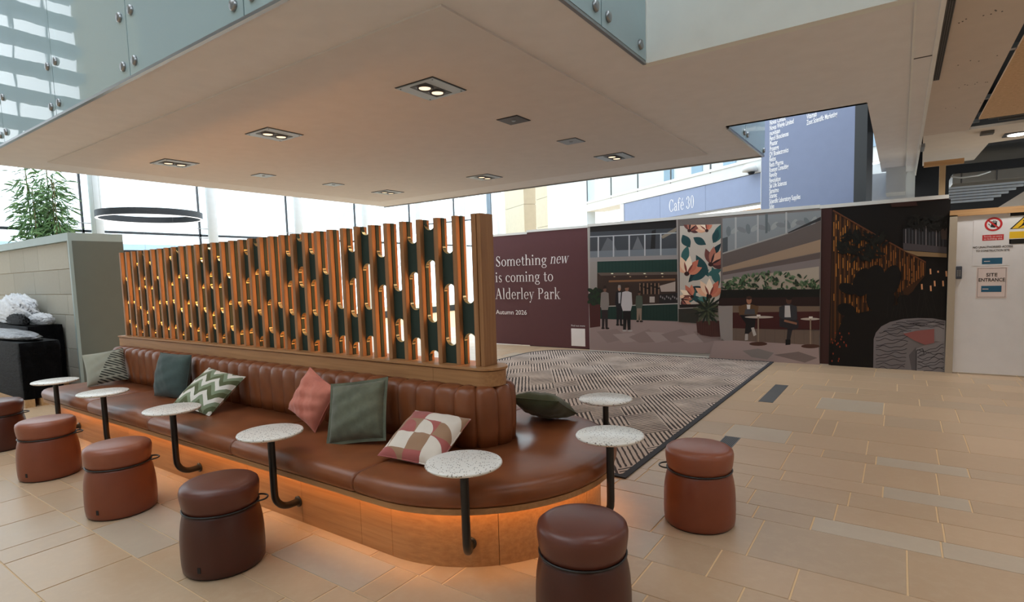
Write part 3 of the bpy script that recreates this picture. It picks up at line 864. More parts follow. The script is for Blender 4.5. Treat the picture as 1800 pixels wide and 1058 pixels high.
# ---------------------------------------------------------------- drum stools
def stool(loc, hdir, tagdir, body, top, label):
    s = empty('drum_stool', (loc[0], loc[1], 0), 0, label, 'stool', 'leather drum stools around the banquette')
    b = MB(); b.lathe([(0.0001, 0.0), (0.188, 0.0), (0.192, 0.004), (0.192, 0.008), (0.0001, 0.008)], 56); b.build('base_rim', 'black_rubber', s)
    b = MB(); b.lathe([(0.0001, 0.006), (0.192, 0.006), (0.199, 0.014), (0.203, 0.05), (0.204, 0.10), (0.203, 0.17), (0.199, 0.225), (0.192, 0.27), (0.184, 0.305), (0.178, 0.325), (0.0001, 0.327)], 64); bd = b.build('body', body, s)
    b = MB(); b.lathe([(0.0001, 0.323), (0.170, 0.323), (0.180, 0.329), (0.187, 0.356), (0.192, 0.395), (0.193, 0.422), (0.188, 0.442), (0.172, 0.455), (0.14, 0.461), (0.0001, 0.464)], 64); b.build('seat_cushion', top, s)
    b = MB(); b.tube([(0.184 * math.cos(2 * PI * k / 56), 0.184 * math.sin(2 * PI * k / 56), 0.325) for k in range(56)], 0.0052, 8, True); rg = b.build('ring', 'black_metal', s)
    pts = []
    for k in range(17):
        a = -PI / 2 + PI * k / 16; pts.append((0.180 + 0.050 * math.cos(a), 0.052 * math.sin(a), 0.325))
    b = MB(); b.tube([(0.165, -0.056, 0.325)] + pts + [(0.165, 0.056, 0.325)], 0.0048, 8); o = b.build('handle', 'black_metal', rg); o.rotation_euler = (0, 0, math.radians(hdir))
    if tagdir is not None:
        b = MB(); b.box(0.2025, 0.2055, -0.008, 0.008, 0.048, 0.078); o = b.build('tag', 'black_rubber', bd); o.rotation_euler = (0, 0, math.radians(tagdir))
    return s


stool((-6.98, 1.47), 60, None, 'stool_brown', 'stool_brown_lit', 'brown leather stool cut off by the left edge of the photo')
stool((-5.60, 1.46), 62, -60, 'stool_tan', 'stool_tan_lit', 'tan leather stool between the cut-off stool and its twin')
stool((-4.27, 1.475), 62, -60, 'stool_tan', 'stool_tan_lit', 'tan leather stool third from left, in front of the plinth')
stool((-2.955, 1.47), 58, -62, 'stool_brown', 'stool_brown_lit', 'dark brown leather stool in the left foreground')
stool((-1.085, 2.03), 150, None, 'stool_brown', 'stool_brown_lit', 'dark brown leather stool cut off by the bottom edge')
stool((-0.955, 3.265), 195, None, 'stool_tan', 'stool_tan_lit', 'terracotta leather stool standing alone right of the rug')

# ---------------------------------------------------------------- cushions
def pillow(name, mat, size, pos, yaw, tilt, roll, label, thick=0.075, pinch=0.10, flange=0.0, creases=0.004, seed=1, h=None):
    h = h or size; n = 22; b = MB(); rr = random.Random(seed); ph = [rr.uniform(0, 6.28) for _ in range(6)]; vs = []
    for side in (-1, 1):
        for j in range(n + 1):
            for i in range(n + 1):
                u = -1 + 2 * i / n; v = -1 + 2 * j / n
                e = max(0.0, (1 - abs(u) ** 2.6)) ** 0.55 * max(0.0, (1 - abs(v) ** 2.6)) ** 0.55
                sx = 1 - pinch * (1 - abs(v) ** 2) * abs(u) ** 3 * 0.6; sz = 1 - pinch * (1 - abs(u) ** 2) * abs(v) ** 3 * 0.6
                w_ = creases * e * (math.sin(7 * u + 3 * v + ph[0]) + math.sin(11 * v - 5 * u + ph[1]) + 0.7 * math.sin(17 * u + 9 * v + ph[2]))
                vs.append((u * size / 2 * sx, side * (thick * e + 0.002) + w_ * side * 0.8, v * h / 2 * sz))
    k = (n + 1) * (n + 1); fs = []
    for j in range(n):
        for i in range(n):
            a = j * (n + 1) + i; fs.append((a, a + 1, a + n + 2, a + n + 1)); fs.append((k + a + 1, k + a, k + a + n + 1, k + a + n + 2))
    rim = [i for i in range(n + 1)] + [(j + 1) * (n + 1) - 1 for j in range(1, n + 1)] + [n * (n + 1) + i for i in range(n - 1, -1, -1)] + [j * (n + 1) for j in range(n - 1, 0, -1)]
    for a, c in zip(rim, rim[1:] + rim[:1]): fs.append((c, a, k + a, k + c))
    b.add(vs, fs, None, True)
    mt = Matrix.Rotation(math.radians(yaw), 4, 'Z') @ Matrix.Rotation(math.radians(-tilt), 4, 'X') @ Matrix.Rotation(math.radians(roll), 4, 'Y')
    zmin = min((mt @ Vector(v))[2] for v in vs)
    mt.translation = Vector((pos[0], pos[1], 0.459 - zmin))
    root = empty(name, (0, 0, 0), 0, label, 'cushion', 'scatter cushions on the banquette'); root.matrix_world = mt
    b.build('cover', mat, root)
    t = MB(); ring = [Vector(((vs[r][0] + vs[k + r][0]) / 2, 0, (vs[r][2] + vs[k + r][2]) / 2)) for r in rim]
    if flange:
        o_ = [p * (1 + flange / (size / 2)) for p in ring]; m_ = len(ring)
        v2 = [(p[0], -0.0015, p[2]) for p in ring] + [(p[0], -0.0015, p[2]) for p in o_] + [(p[0], 0.0015, p[2]) for p in o_] + [(p[0], 0.0015, p[2]) for p in ring]
        f2 = []
        for i in range(m_):
            j = (i + 1) % m_
            for s_ in range(3): f2.append((s_ * m_ + i, s_ * m_ + j, (s_ + 1) * m_ + j, (s_ + 1) * m_ + i))
        t.add(v2, f2); t.build('flange', mat, root)
    else: t.tube([tuple(p) for p in ring], 0.0035, 6, True); t.build('seam', mat, root)
    return root


pillow('scatter_cushion', 'fab_stripe', 0.36, (-6.93, 2.35), 62, 26, -8, 'grey-green cushion with black diagonal stripes against the sage wall end', 0.07, seed=2)
pillow('scatter_cushion', 'fab_teal', 0.40, (-5.50, 2.385), 14, 12, 2, 'dark teal velvet cushion standing upright against the leather back', 0.085, 0.05, seed=3)
pillow('scatter_cushion', 'fab_chevron', 0.42, (-4.66, 2.29), 24, 52, 14, 'green and white chevron cushion leaning back on the bench', 0.075, seed=4)
pillow('scatter_cushion', 'fab_pink', 0.335, (-3.36, 2.35), 6, 18, 24, 'pink linen cushion with a peaked corner', 0.08, 0.12, creases=0.008, seed=5)
pillow('scatter_cushion', 'fab_sage', 0.375, (-2.85, 2.32), 20, 26, -8, 'grey-green velvet cushion with a flat flanged edge', 0.075, 0.06, 0.02, 0.006, seed=6)
pillow('scatter_cushion', 'fab_geo', 0.40, (-2.25, 2.31), 14, 64, 6, 'red, tan and white geometric cushion lying back near the curved end', 0.065, 0.05, seed=8)
pillow('scatter_cushion', 'fab_olive', 0.37, (-2.04, 3.29), 186, 64, 0, 'dark olive cushion behind the rounded bench end', 0.075, seed=9)

# ---------------------------------------------------------------- stone planter wall with its sage end
wl = tag(bx('wall_left', 'grout', None, -15.8, -9.84, 3.07, 3.52, 0, 2.18), kind='structure')
rw = random.Random(5)
zs = [0.0, 0.30, 0.582, 1.092, 1.398, 1.774, 2.17]
for i in range(6):
    x = -9.84
    first = {5: [0.17, 1.30, 0.70, 0.75], 4: [0.62, 1.12, 1.05, 1.1], 3: [0.35, 0.9, 0.95, 1.0]}.get(i, [0.5, 1.0, 0.9])
    k = 0
    while x > -15.7:
        L = first[k] if k < len(first) else rw.uniform(0.8, 1.2); k += 1
        j = 0.9 + 0.2 * rw.random(); b = MB()
        b.box(max(-15.8, x - L + 0.004), x - 0.004, 3.05, 3.10, zs[i] + 0.003, zs[i + 1] - 0.003, (0.55 * j, 0.53 * j, 0.46 * j, 1))
        b.build('block', 'wall_stone', wl, 0.004); x -= L
we = empty('trim_1', (0, 0, 0), 0, kind='structure')
bx('coping', 'trim_sage', we, -15.8, -9.79, 3.0, 3.69, 2.17, 2.285)
bx('end_panel', 'pier_green', we, -9.84, -9.79, 3.035, 3.69, 0, 2.17)
bx('edge_trim', 'trim_sage', we, -9.83, -9.785, 3.0, 3.04, 0, 2.17)

# ---------------------------------------------------------------- wrapped pallets and plastic in front of the wall
def blob(c, s, seed, amp=0.18, n=28, k=18, freq=5.0):
    rr = random.Random(seed); ph = [(rr.uniform(2, freq * 2), rr.uniform(2, freq * 2), rr.uniform(2, freq * 2), rr.uniform(0, 6.3)) for _ in range(9)]
    b = MB(); vs = []
    for j in range(k + 1):
        t = PI * j / k
        for i in range(n):
            a = 2 * PI * i / n; d = (math.sin(t) * math.cos(a), math.sin(t) * math.sin(a), math.cos(t))
            q = 1 + amp * sum(abs(math.sin(p[0] * d[0] + p[1] * d[1] + p[2] * d[2] + p[3])) - 0.6 for p in ph) / 3
            vs.append((c[0] + s[0] * q * d[0], c[1] + s[1] * q * d[1], max(c[2] - s[2] * 0.55, c[2] + s[2] * q * d[2])))
    b.add(vs, [(j * n + i, (j + 1) * n + i, (j + 1) * n + (i + 1) % n, j * n + (i + 1) % n) for j in range(k) for i in range(n)], None, True)
    return b


def wrapped(x0, x1, y0, y1, z1, label, seed):
    r = empty('wrapped_pallet', ((x0 + x1) / 2, (y0 + y1) / 2, 0), 0, label, 'pallet'); b = MB(); n = 24; rr = random.Random(seed)
    cx, cy = (x0 + x1) / 2, (y0 + y1) / 2; hx, hy = (x1 - x0) / 2, (y1 - y0) / 2; vs = []; K = 14
    for j in range(K + 1):
        z = 0.10 + (z1 - 0.10) * j / K
        for i in range(4 * n):
            t = i / n; s = int(t); u = -1 + 2 * (t - s)
            p = [(u, -1), (1, u), (-u, 1), (-1, -u)][s]; e = 0.985 + 0.006 * math.sin(9 * z + i * 0.7) + rr.uniform(-0.004, 0.004) - 0.01 * (j == K)
            vs.append((p[0] * hx * e, p[1] * hy * e, z))
    m_ = 4 * n
    b.add(vs, [(j * m_ + i, j * m_ + (i + 1) % m_, (j + 1) * m_ + (i + 1) % m_, (j + 1) * m_ + i) for j in range(K) for i in range(m_)], None, True)
    b.add(vs[-m_:], [tuple(range(m_))]); b.build('wrap', 'wrap_black', r)
    d = MB()
    for yy in (-hy, -0.05, hy - 0.1): d.box(-hx, hx, yy, yy + 0.1, 0, 0.10)
    d.build('pallet_base', 'pine', r)
    return r


wrapped(-12.6, -9.0, 2.16, 2.58, 0.82, 'low black plastic-wrapped pallet load left of the bench', 1)
wrapped(-13.2, -10.35, 2.60, 3.02, 0.95, 'taller black wrapped pallet load against the stone wall', 2)
o = blob((-10.4, 2.37, 0.865), (1.25, 0.20, 0.075), 3, 0.10).build('plastic_sheet', 'wrap_grey'); tag(o, 'crinkled clear plastic sheet on the low wrapped pallet', 'plastic sheet')
o = blob((-11.75, 2.84, 1.12), (0.85, 0.16, 0.30), 4, 0.13, 64, 40, 9).build('plastic_bag', 'wrap_white'); tag(o, 'big milky plastic bag heaped on the taller pallet', 'plastic bag')
o = blob((-10.72, 2.86, 1.015), (0.36, 0.13, 0.11), 6, 0.16, 64, 40, 9).build('plastic_bag', 'wrap_white'); tag(o, 'flattened white plastic bag at the right end of the taller pallet', 'plastic bag')
o = blob((-11.0, 2.65, 1.02), (0.5, 0.05, 0.10), 5, 0.2, 48, 30, 9).build('plastic_bag', 'wrap_black'); tag(o, 'crumpled black plastic bag between the white bags', 'plastic bag')

# ---------------------------------------------------------------- bamboo beyond the wall
pl_ = empty('bamboo_plant', (-15.4, 4.12, 0), 0, 'leafy green bamboo behind the stone wall at upper left', 'plant')
rp = random.Random(21); lf = MB()
for k in range(12):
    bx_, by_ = rp.uniform(-0.3, 0.5), rp.uniform(-0.02, 0.45); le = rp.uniform(-0.06, 0.06); hh = rp.uniform(2.6, 4.2); b = MB()
    pts = [(bx_ + le * (t / 8) ** 2 * 3, by_, hh * t / 8) for t in range(9)]; b.tube(pts, 0.012, 6); b.build('stem', 'bark', pl_)
    for q in range(260):
        t = rp.uniform(0.48, 1.0); p = Vector((bx_ + le * t * t * 3, by_, hh * t))
        d = Vector((rp.gauss(0, 1), rp.gauss(0, 1), rp.gauss(-0.25, 0.5))).normalized(); p = p + d * rp.uniform(0.02, 0.34)
        L = rp.uniform(0.13, 0.27); wd = rp.uniform(0.013, 0.024); sd = d.cross(Vector((rp.gauss(0, 1), rp.gauss(0, 1), rp.gauss(0, 1)))).normalized(); up = sd.cross(d) * 0.006
        lf.add([p, p + d * L * 0.35 + sd * wd - up, p + d * L * 0.35 - sd * wd - up, p + d * L * 0.75 + sd * wd * 0.7 - Vector((0, 0, L * 0.1)), p + d * L * 0.75 - sd * wd * 0.7 - Vector((0, 0, L * 0.1)), p + d * L - Vector((0, 0, L * 0.25)), p + d * L * 0.4 + up],
               [(0, 1, 6), (0, 6, 2), (1, 3, 6), (6, 4, 2), (3, 5, 6), (6, 5, 4)])
tag(lf.build('foliage', 'leaf', pl_), kind='stuff')

# ---------------------------------------------------------------- glazed wall with white columns
win = empty('window_1', (0, 0, 0), 0, kind='structure')
XW = -16.0
bx('transom', 'mullion', win, XW - 0.03, XW + 0.03, 0.5, 24, 2.80, 2.86)
bx('sill', 'mullion', win, XW - 0.06, XW + 0.06, 0.5, 24, 0, 0.25)
for k in range(8):
    y = 2.69 + 2.71 * k
    bx('mullion', 'mullion', win, XW - 0.03, XW + 0.03, y - 0.20, y - 0.16, 0, 12)
    bx('pane', 'pane_glass', win, XW - 0.012, XW - 0.004, y - 0.15, y + 2.49, 0.25, 2.80)
    bx('pane', 'pane_glass', win, XW - 0.012, XW - 0.004, y - 0.15, y + 2.49, 2.86, 9.0)
for k in range(8):
    y = 2.69 + 2.71 * k
    b = MB(); b.lathe([(0.0001, 0), (0.125, 0), (0.125, 12), (0.0001, 12)], 28); o = b.build('round_column', 'column_white'); o.location = (XW + 0.35, y, 0)
    lb = 'white round column by the glazing, ' + ('hidden behind the bamboo', 'directly left of the hanging ring lamp', 'at the right end of the hanging ring lamp', 'third column right of the bamboo', 'fourth column right of the bamboo',
          'white column seen above the right part of the slats', 'column just left of the tallest slats', 'column nearest the stone piers')[k]
    tag(o, lb, 'column', 'round columns along the glazed wall')
    for zz in (2.75, 3.0):
        if 0 < k < 4:
            b = MB(); b.tube([(-0.13, 0, 0), (-0.13, -0.36, 0)], 0.012, 6); c_ = b.build('spider_fitting', 'steel', o); c_.location = (0, 0, zz)
# glazing behind the viewer's left shoulder, mirrored in the balustrade
win2 = empty('window_2', (0, 0, 0), 0, kind='structure')
for k in range(16): bx('louvre', 'louvre', win2, XW - 0.45, XW + 0.05, -1.75, 2.3, 2.6 + 0.62 * k, 2.80 + 0.62 * k)
for y in (-1.1, -0.5, 0.1, 0.7, 1.3, 1.9): bx('mullion', 'louvre', win2, XW - 0.03, XW + 0.03, y - 0.02, y + 0.02, 0, 9.6)
struct('wall_rear_left', 'stone_cream', XW - 0.3, XW + 0.02, -3.0, -1.75, 0, 9.6)
struct('wall_rear', 'concrete', XW - 0.3, XW + 0.02, -9, -3.0, 0, 9.6)
# far building and sloping glass roof outside
fb = empty('far_building', (-46, 14, 0), 0, 'low pale building seen through the glazing behind the slats', 'building')
bx('wall', 'column_white', fb, -3, 3, -16, 12, 0, 3.9); bx('parapet', 'louvre', fb, -3, 3.1, -16, 12, 3.9, 4.3)
for k in range(9): bx('window', 'slat_blue', fb, 3.0, 3.05, -14.5 + 2.8 * k, -13 + 2.8 * k, 1.2, 3.2)
rf = empty('sloping_roof', (-21, 16, 0), 0, 'white sloping glass roof outside, right of the columns', 'roof')
for k in range(9):
    b = MB(); z0 = -2.2 + 0.9 * k
    b.add([(0, 0.5, z0), (0, 12, z0 + 7.5), (0, 12, z0 + 7.64), (0, 0.5, z0 + 0.14), (-0.1, 0.5, z0), (-0.1, 12, z0 + 7.5), (-0.1, 12, z0 + 7.64), (-0.1, 0.5, z0 + 0.14)],
          [(0, 1, 2, 3), (7, 6, 5, 4), (0, 4, 5, 1), (3, 2, 6, 7), (0, 3, 7, 4), (1, 5, 6, 2)]); b.build('purlin', 'column_white', rf)


def ring_lamp(c, r, label):
    t = empty('ring_pendant', c, 0, label, 'pendant lamp', 'hanging ring lamps')
    b = MB(); b.lathe([(r - 0.045, 0.0), (r + 0.0, 0.0), (r + 0.0, 0.115), (r - 0.045, 0.115), (r - 0.045, 0.0)], 96, smooth=False); b.build('band', 'mullion', t)
    b = MB(); b.lathe([(r - 0.040, -0.006), (r - 0.004, -0.006), (r - 0.004, 0.001), (r - 0.040, 0.001), (r - 0.040, -0.006)], 96, smooth=False); b.build('diffuser', 'ring_glow', t)
    for k in range(4):
        a = PI / 4 + PI / 2 * k; b = MB(); x, y = (r - 0.02) * math.cos(a), (r - 0.02) * math.sin(a); b.tube([(x, y, 0.11), (x, y, 9.0)], 0.0022, 5); b.build('cable', 'steel', t)


ring_lamp((-11.5, 4.83, 2.73), 0.85, 'dark hanging ring lamp with a white glowing underside')
ring_lamp((-12.6, 4.75, 2.04), 0.95, 'lower ring lamp mostly hidden behind the slats and sage wall end')

# ---------------------------------------------------------------- rug, floor grates
rug_ = empty('patterned_rug', (0, 0, 0), 0, 'large grey and cream hatched rug with a dark border', 'rug')
def rr_poly(x0, x1, y0, y1, rad):
    p = [(x0, y0), (x1, y0), (x1, y1)]
    p += [(x0 + rad - rad * math.sin(a), y1 - rad + rad * math.cos(a)) for a in [PI / 2 * k / 12 for k in range(13)]]
    return p
b = MB(); b.prism(rr_poly(-5.75, -1.65, 3.72, 9.40, 0.75), 0.0005, 0.010); b.build('weave', 'rug_weave', rug_)
po = rr_poly(-5.80, -1.60, 3.67, 9.45, 0.78); pi2 = rr_poly(-5.75, -1.65, 3.72, 9.40, 0.75); n = len(po)
b = MB(); b.add([(x, y, 0.0115) for x, y in po] + [(x, y, 0.0115) for x, y in pi2] + [(x, y, 0.0005) for x, y in po],
                [(i, (i + 1) % n, n + (i + 1) % n, n + i) for i in range(n)] + [(2 * n + i, 2 * n + (i + 1) % n, (i + 1) % n, i) for i in range(n)])
b.build('border', 'rug_border', rug_)
gv = empty('floor_plate', (-1.20, 7.13, 0), 0, 'long grey metal plate set in the floor right of the rug', 'floor plate')
bx('plate', 'steel_dark', gv, -0.075, 0.075, -0.53, 0.53, -0.003, 0.003, bevel=0.001)
gg = empty('floor_grate', (-1.19, 4.93, 0), 0, 'small slotted floor grate behind the terracotta stool', 'floor grate')
bx('frame', 'steel_dark', gg, -0.065, 0.065, -0.16, 0.16, -0.003, 0.002)
for k in range(8): bx('slot', 'ink', gg, -0.056 + 0.0145 * k, -0.048 + 0.0145 * k, -0.145, 0.145, 0.0015, 0.0028)

# ---------------------------------------------------------------- recessed ceiling lights
def twin(x, y, label, dark=False):
    t = empty('twin_downlight', (x, y, 3.0), 0, label, 'downlight', 'recessed twin downlights')
    h = 0.195; pt = bx('plate', 'lamp_plate', t, -h, h, -h, h, -0.010, -0.002); bx('shadow_gap', 'lamp_black', t, -h - 0.008, h + 0.008, -h - 0.008, h + 0.008, -0.004, 0.001)
    rc = bx('recess', 'lamp_black', t, -0.085, 0.085, -0.155, 0.155, -0.0125, -0.009)
    for s in (-1, 1):
        b = MB(); b.lathe([(0.055, -0.0125), (0.062, -0.022), (0.070, -0.0125)], 24); o = b.build('lamp_ring', 'lamp_grey', rc); o.location = (0, s * 0.074, 0)
        b = MB(); b.lathe([(0.0001, -0.0165), (0.046, -0.0165), (0.046, -0.012), (0.0001, -0.012)], 24); o = b.build('lamp', 'lamp_glow', rc); o.location = (0, s * 0.074, 0)
    la = bpy.data.lights.new('downlight_beam', 'SPOT'); la.energy = 26; la.color = (1.0, 0.88, 0.74); la.spot_size = 2.3; la.spot_blend = 0.9; la.shadow_soft_size = 0.05
    lo = bpy.data.objects.new('downlight_beam', la); COL.objects.link(lo); lo.parent = t; lo.location = (0, 0, -0.03)
    for a in (-1, 1):
        for c in (-1, 1):
            b = MB(); b.lathe([(0.0001, -0.012), (0.006, -0.012), (0.006, -0.009), (0.0001, -0.009)], 8); o = b.build('screw', 'lamp_black', pt); o.location = (a * 0.17, c * 0.17, 0)


def sensor(x, y, mat, label):
    t = empty('ceiling_sensor', (x, y, 3.0), 0, label, 'sensor', 'square ceiling sensors'); h = 0.115
    bx('plate', mat, t, -h, h, -h, h, -0.008, -0.002); bx('shadow_gap', 'lamp_black', t, -h - 0.007, h + 0.007, -h - 0.007, h + 0.007, -0.004, 0.001)
    b = MB(); b.lathe([(0.0001, -0.016), (0.018, -0.014), (0.024, -0.008), (0.0001, -0.008)], 16); b.build('lens', 'lamp_plate', t)


twin(-3.12, 3.44, 'nearest and largest twin downlight, top centre of the ceiling panel'); twin(-5.29, 3.44, 'twin downlight left of the nearest one, middle of the front row')
twin(-7.43, 3.44, 'twin downlight at the left end of the front row'); twin(-3.12, 6.94, 'twin downlight nearest the directory sign')
twin(-5.27, 6.94, 'twin downlight above the right end of the slat screen'); twin(-7.41, 6.94, 'twin downlight at the far corner of the ceiling panel')
sensor(-3.13, 4.62, 'lamp_grey', 'dark square sensor plate nearest the big downlight'); sensor(-3.13, 5.78, 'lamp_plate', 'blue-grey square sensor plate behind the dark one')
sensor(-7.43, 4.62, 'lamp_plate', 'small pale sensor plate in the left part of the ceiling'); sensor(-7.39, 5.78, 'lamp_plate', 'small pale sensor plate nearest the far ceiling corner')

# ---------------------------------------------------------------- hoarding
HY = 9.52


class Print:                                             # flat artwork: coloured shapes printed on a board
    def __init__(self, y, k): self.b = MB(); self.y = y; self.k = k; self.n = 0

    def poly(self, pts, c, conv):
        P = [onY(self.y, *conv(p)) for p in pts]; self.n += 1
        a = sum(P[i][0] * P[(i + 1) % len(P)][2] - P[(i + 1) % len(P)][0] * P[i][2] for i in range(len(P)))
        if a < 0: P = P[::-1]
        y = self.y - 0.0004 - 0.00006 * self.n
        self.b.add([(p[0], y, p[2]) for p in P], [tuple(range(len(P)))], rgb(*c, self.k))

    def ell(self, cx, cy, rx, ry, c, conv, n=16, rot=0.0):
        cr_, sr_ = math.cos(rot), math.sin(rot)
        self.poly([(cx + rx * math.cos(2 * PI * i / n) * cr_ - ry * math.sin(2 * PI * i / n) * sr_, cy + rx * math.cos(2 * PI * i / n) * sr_ + ry * math.sin(2 * PI * i / n) * cr_) for i in range(n)], c, conv)

    def line(self, pts, wd, c, conv):
        for (x0, y0), (x1, y1) in zip(pts, pts[1:]):
            L = math.hypot(x1 - x0, y1 - y0) or 1; nx, ny = -(y1 - y0) / L * wd / 2, (x1 - x0) / L * wd / 2
            self.poly([(x0 + nx, y0 + ny), (x1 + nx, y1 + ny), (x1 - nx, y1 - ny), (x0 - nx, y0 - ny)], c, conv)


def conv(ox, oy, s): return lambda p: (ox + p[0] / s, oy + p[1] / s)


def board(name, x0, x1, y, z1, mat, label):
    r = empty(name, ((x0 + x1) / 2, y, 0), 0, label, 'hoarding'); h = (x1 - x0) / 2
    bx('board', mat, r, -h, h, 0, 0.03, 0.012, z1)
    return r


def child(o, r): o.parent = r; o.matrix_parent_inverse = Matrix.Translation(-r.location); return o


hl1 = board('hoarding_panel', -7.27, -6.31, 9.70, 2.315, 'maroon', 'left maroon hoarding panel with the start of the white lettering')
hl2 = board('hoarding_panel', -6.308, -4.92, 9.675, 2.345, 'maroon', 'right maroon hoarding panel with a small white square low down')
for r, a in ((hl1, 0.48), (hl2, 0.694)): bx('top_trim', 'white_paint', r, -a, a, -0.012, 0.05, 2.315 if r is hl1 else 2.345, 2.36 if r is hl1 else 2.39)
bx('edge_trim', 'white_paint', hl1, -0.505, -0.48, -0.01, 0.04, 0.0, 2.36)
bx('base_gap', 'ink', hl2, -0.694, 0.694, 0.005, 0.03, 0.0, 0.012)
bx('edge_trim', 'white_paint', hl2, 0.694, 0.72, -0.005, 0.04, 0.0, 2.36)
# lettering
U, V = (1, 0, 0), (0, 0, 1)
def words(txt, px, py, size, slant=0.0):
    p = onY(9.675, px, py); o, wd = serif('lettering', txt, size, (p[0], 9.6735, p[2]), U, V, 'white_ink', None, slant); child(o, hl2); return p, wd
def words2(txt, px, py, px1, size, slant=0.0):         # sized so the word ends where it does on the board
    p = onY(9.675, px, py); e = onY(9.675, px1, py); x = 0
    for ch in txt: x += glyph(ch)[1] + 0.03
    k = (e[0] - p[0]) / x; o, wd = serif('lettering', txt, 1.0, (0, 0, 0), (1, 0, 0), (0, 0, 1), 'white_ink', None, slant)
    for v_ in o.data.vertices: v_.co = Vector((p[0] + v_.co.x * k, 9.6735, p[2] + v_.co.z * size))
    child(o, hl2)
words2('Something', 871, 468.5, 962, 0.30); words2('new', 967, 463.5, 999, 0.30, 0.22)
words2('is coming to', 871, 496, 973.5, 0.30); words2('Alderley Park', 871, 525.5, 986, 0.32)
p = onY(9.675, 872, 552); e = onY(9.675, 926, 552)
child(sans('lettering', 'Autumn 2026', 0.135, (p[0], 9.673, p[2]), U, V, 'white_ink', None, 0.0, e[0] - p[0]), hl2)
p = onY(9.675, 1004, 573.5); e = onY(9.675, 1028, 573.5)
child(sans('lettering', 'Find out more', 0.05, (p[0], 9.673, p[2]), U, V, 'white_ink', None, 0.0, e[0] - p[0]), hl2)
a = onY(9.675, 1004, 577); c = onY(9.675, 1029, 609)
child(bx('white_square', 'white_ink', None, a[0], c[0], 9.672, 9.675, c[2], a[2]), hl2)

# printed cafe scene
h1 = board('hoarding_panel', -4.84, -1.0, HY, 2.345, 'concrete', 'long hoarding panel printed with a cafe scene, people and a floral artwork')
bx('top_trim', 'white_paint', h1, -1.92, 1.92, -0.012, 0.05, 2.345, 2.395); bx('base_trim', 'white_paint', h1, -1.92, 1.92, -0.012, 0.03, 0.0, 0.018)
A = conv(1030, 370, 4.232); B = conv(1240, 360, 3.65); C_ = conv(1440, 360, 3.525)
K = 1.5
P1 = Print(HY, K)
P1.poly([(30, 120), (690, 66), (690, 1035), (30, 1020)], (96, 88, 88), A)
P1.poly([(30, 118), (690, 64), (690, 170), (30, 200)], (26, 25, 27), A)
P1.poly([(30, 160), (690, 130), (690, 330), (30, 350)], (56, 60, 66), A)
P1.poly([(110, 300), (160, 200), (200, 230), (230, 298)], (84, 88, 94), A); P1.poly([(345, 290), (385, 190), (430, 288)], (92, 96, 102), A)
P1.poly([(480, 285), (490, 150), (520, 140), (515, 282)], (30, 30, 32), A); P1.poly([(560, 190), (680, 120), (680, 150), (570, 210)], (120, 112, 100), A)
P1.poly([(30, 303), (690, 280), (690, 332), (30, 350)], (98, 106, 114), A)
P1.line([(30, 196), (680, 166)], 7, (150, 156, 162), A)
for x in (92, 205, 322, 438, 557, 680): P1.line([(x, 196 - x * 0.045), (x, 350 - x * 0.03)], 10, (156, 160, 166), A)
P1.poly([(30, 350), (690, 330), (690, 368), (30, 386)], (128, 125, 126), A)
P1.poly([(30, 384), (86, 380), (86, 600), (30, 620)], (128, 124, 122), A)
P1.poly([(84, 380), (690, 362), (690, 456), (84, 463)], (26, 52, 48), A)
for k in range(24): P1.line([(96 + 25 * k, 382 - 0.7 * k), (96 + 25 * k, 460)], 2, (20, 40, 38), A)
P1.poly([(84, 463), (690, 456), (690, 692), (84, 712)], (50, 38, 34), A)
P1.poly([(84, 463), (690, 456), (690, 476), (110, 484)], (84, 74, 68), A)
for x in (195, 313, 437, 567): P1.ell(x, 469, 10, 4, (230, 215, 190), A, 8)
for x in (212, 330, 448, 570): P1.ell(x, 492, 7, 3, (170, 150, 120), A, 8)
P1.poly([(170, 520), (665, 505), (665, 520), (170, 534)], (110, 78, 54), A)
P1.poly([(548, 560), (666, 528), (666, 602), (560, 604)], (150, 138, 132), A)
for k in range(11): P1.line([(402 + 14 * k, 540), (402 + 14 * k, 622)], 7, (16, 13, 12) if k % 2 else (120, 96, 80), A)
for k in range(6): P1.line([(402 + 26 * k, 560 + 9 * (k % 3)), (420 + 26 * k, 560 + 9 * (k % 3))], 10, (20, 16, 15), A)
P1.poly([(545, 625), (690, 610), (690, 688), (545, 690)], (30, 28, 30), A)
for k in range(9): P1.ell(556 + 15 * k, 640 + 8 * (k % 3), 5, 9, (110, 106, 110), A, 8)
P1.poly([(474, 640), (512, 640), (512, 684), (474, 684)], (150, 142, 138), A)
P1.poly([(108, 714), (690, 692), (690, 824), (108, 806)], (22, 44, 40), A); P1.line([(108, 714), (690, 692)], 7, (150, 148, 146), A)
for k in range(24): P1.line([(120 + 24 * k, 716 - 0.8 * k), (120 + 24 * k, 806 + 0.7 * k)], 1.6, (16, 34, 31), A)
P1.poly([(30, 868), (110, 806), (690, 824), (1058, 880), (1058, 1064), (30, 1044)], (132, 117, 116), A)
for k in range(7): P1.poly([(80 + 120 * k, 900 + 20 * (k % 3)), (230 + 120 * k, 880 + 30 * (k % 2)), (320 + 120 * k, 950 + 12 * (k % 3)), (160 + 120 * k, 985)], (140, 127, 126) if k % 2 else (122, 108, 107), A)
P1.poly([(24, 690), (108, 690), (108, 862), (30, 872)], (62, 30, 30), A)
for k in range(26): P1.ell(30 + 3 * k, 640 + 46 * math.sin(k * 2.3), 15, 26, (24, 32 + 10 * (k % 2), 26), A, 8, k)
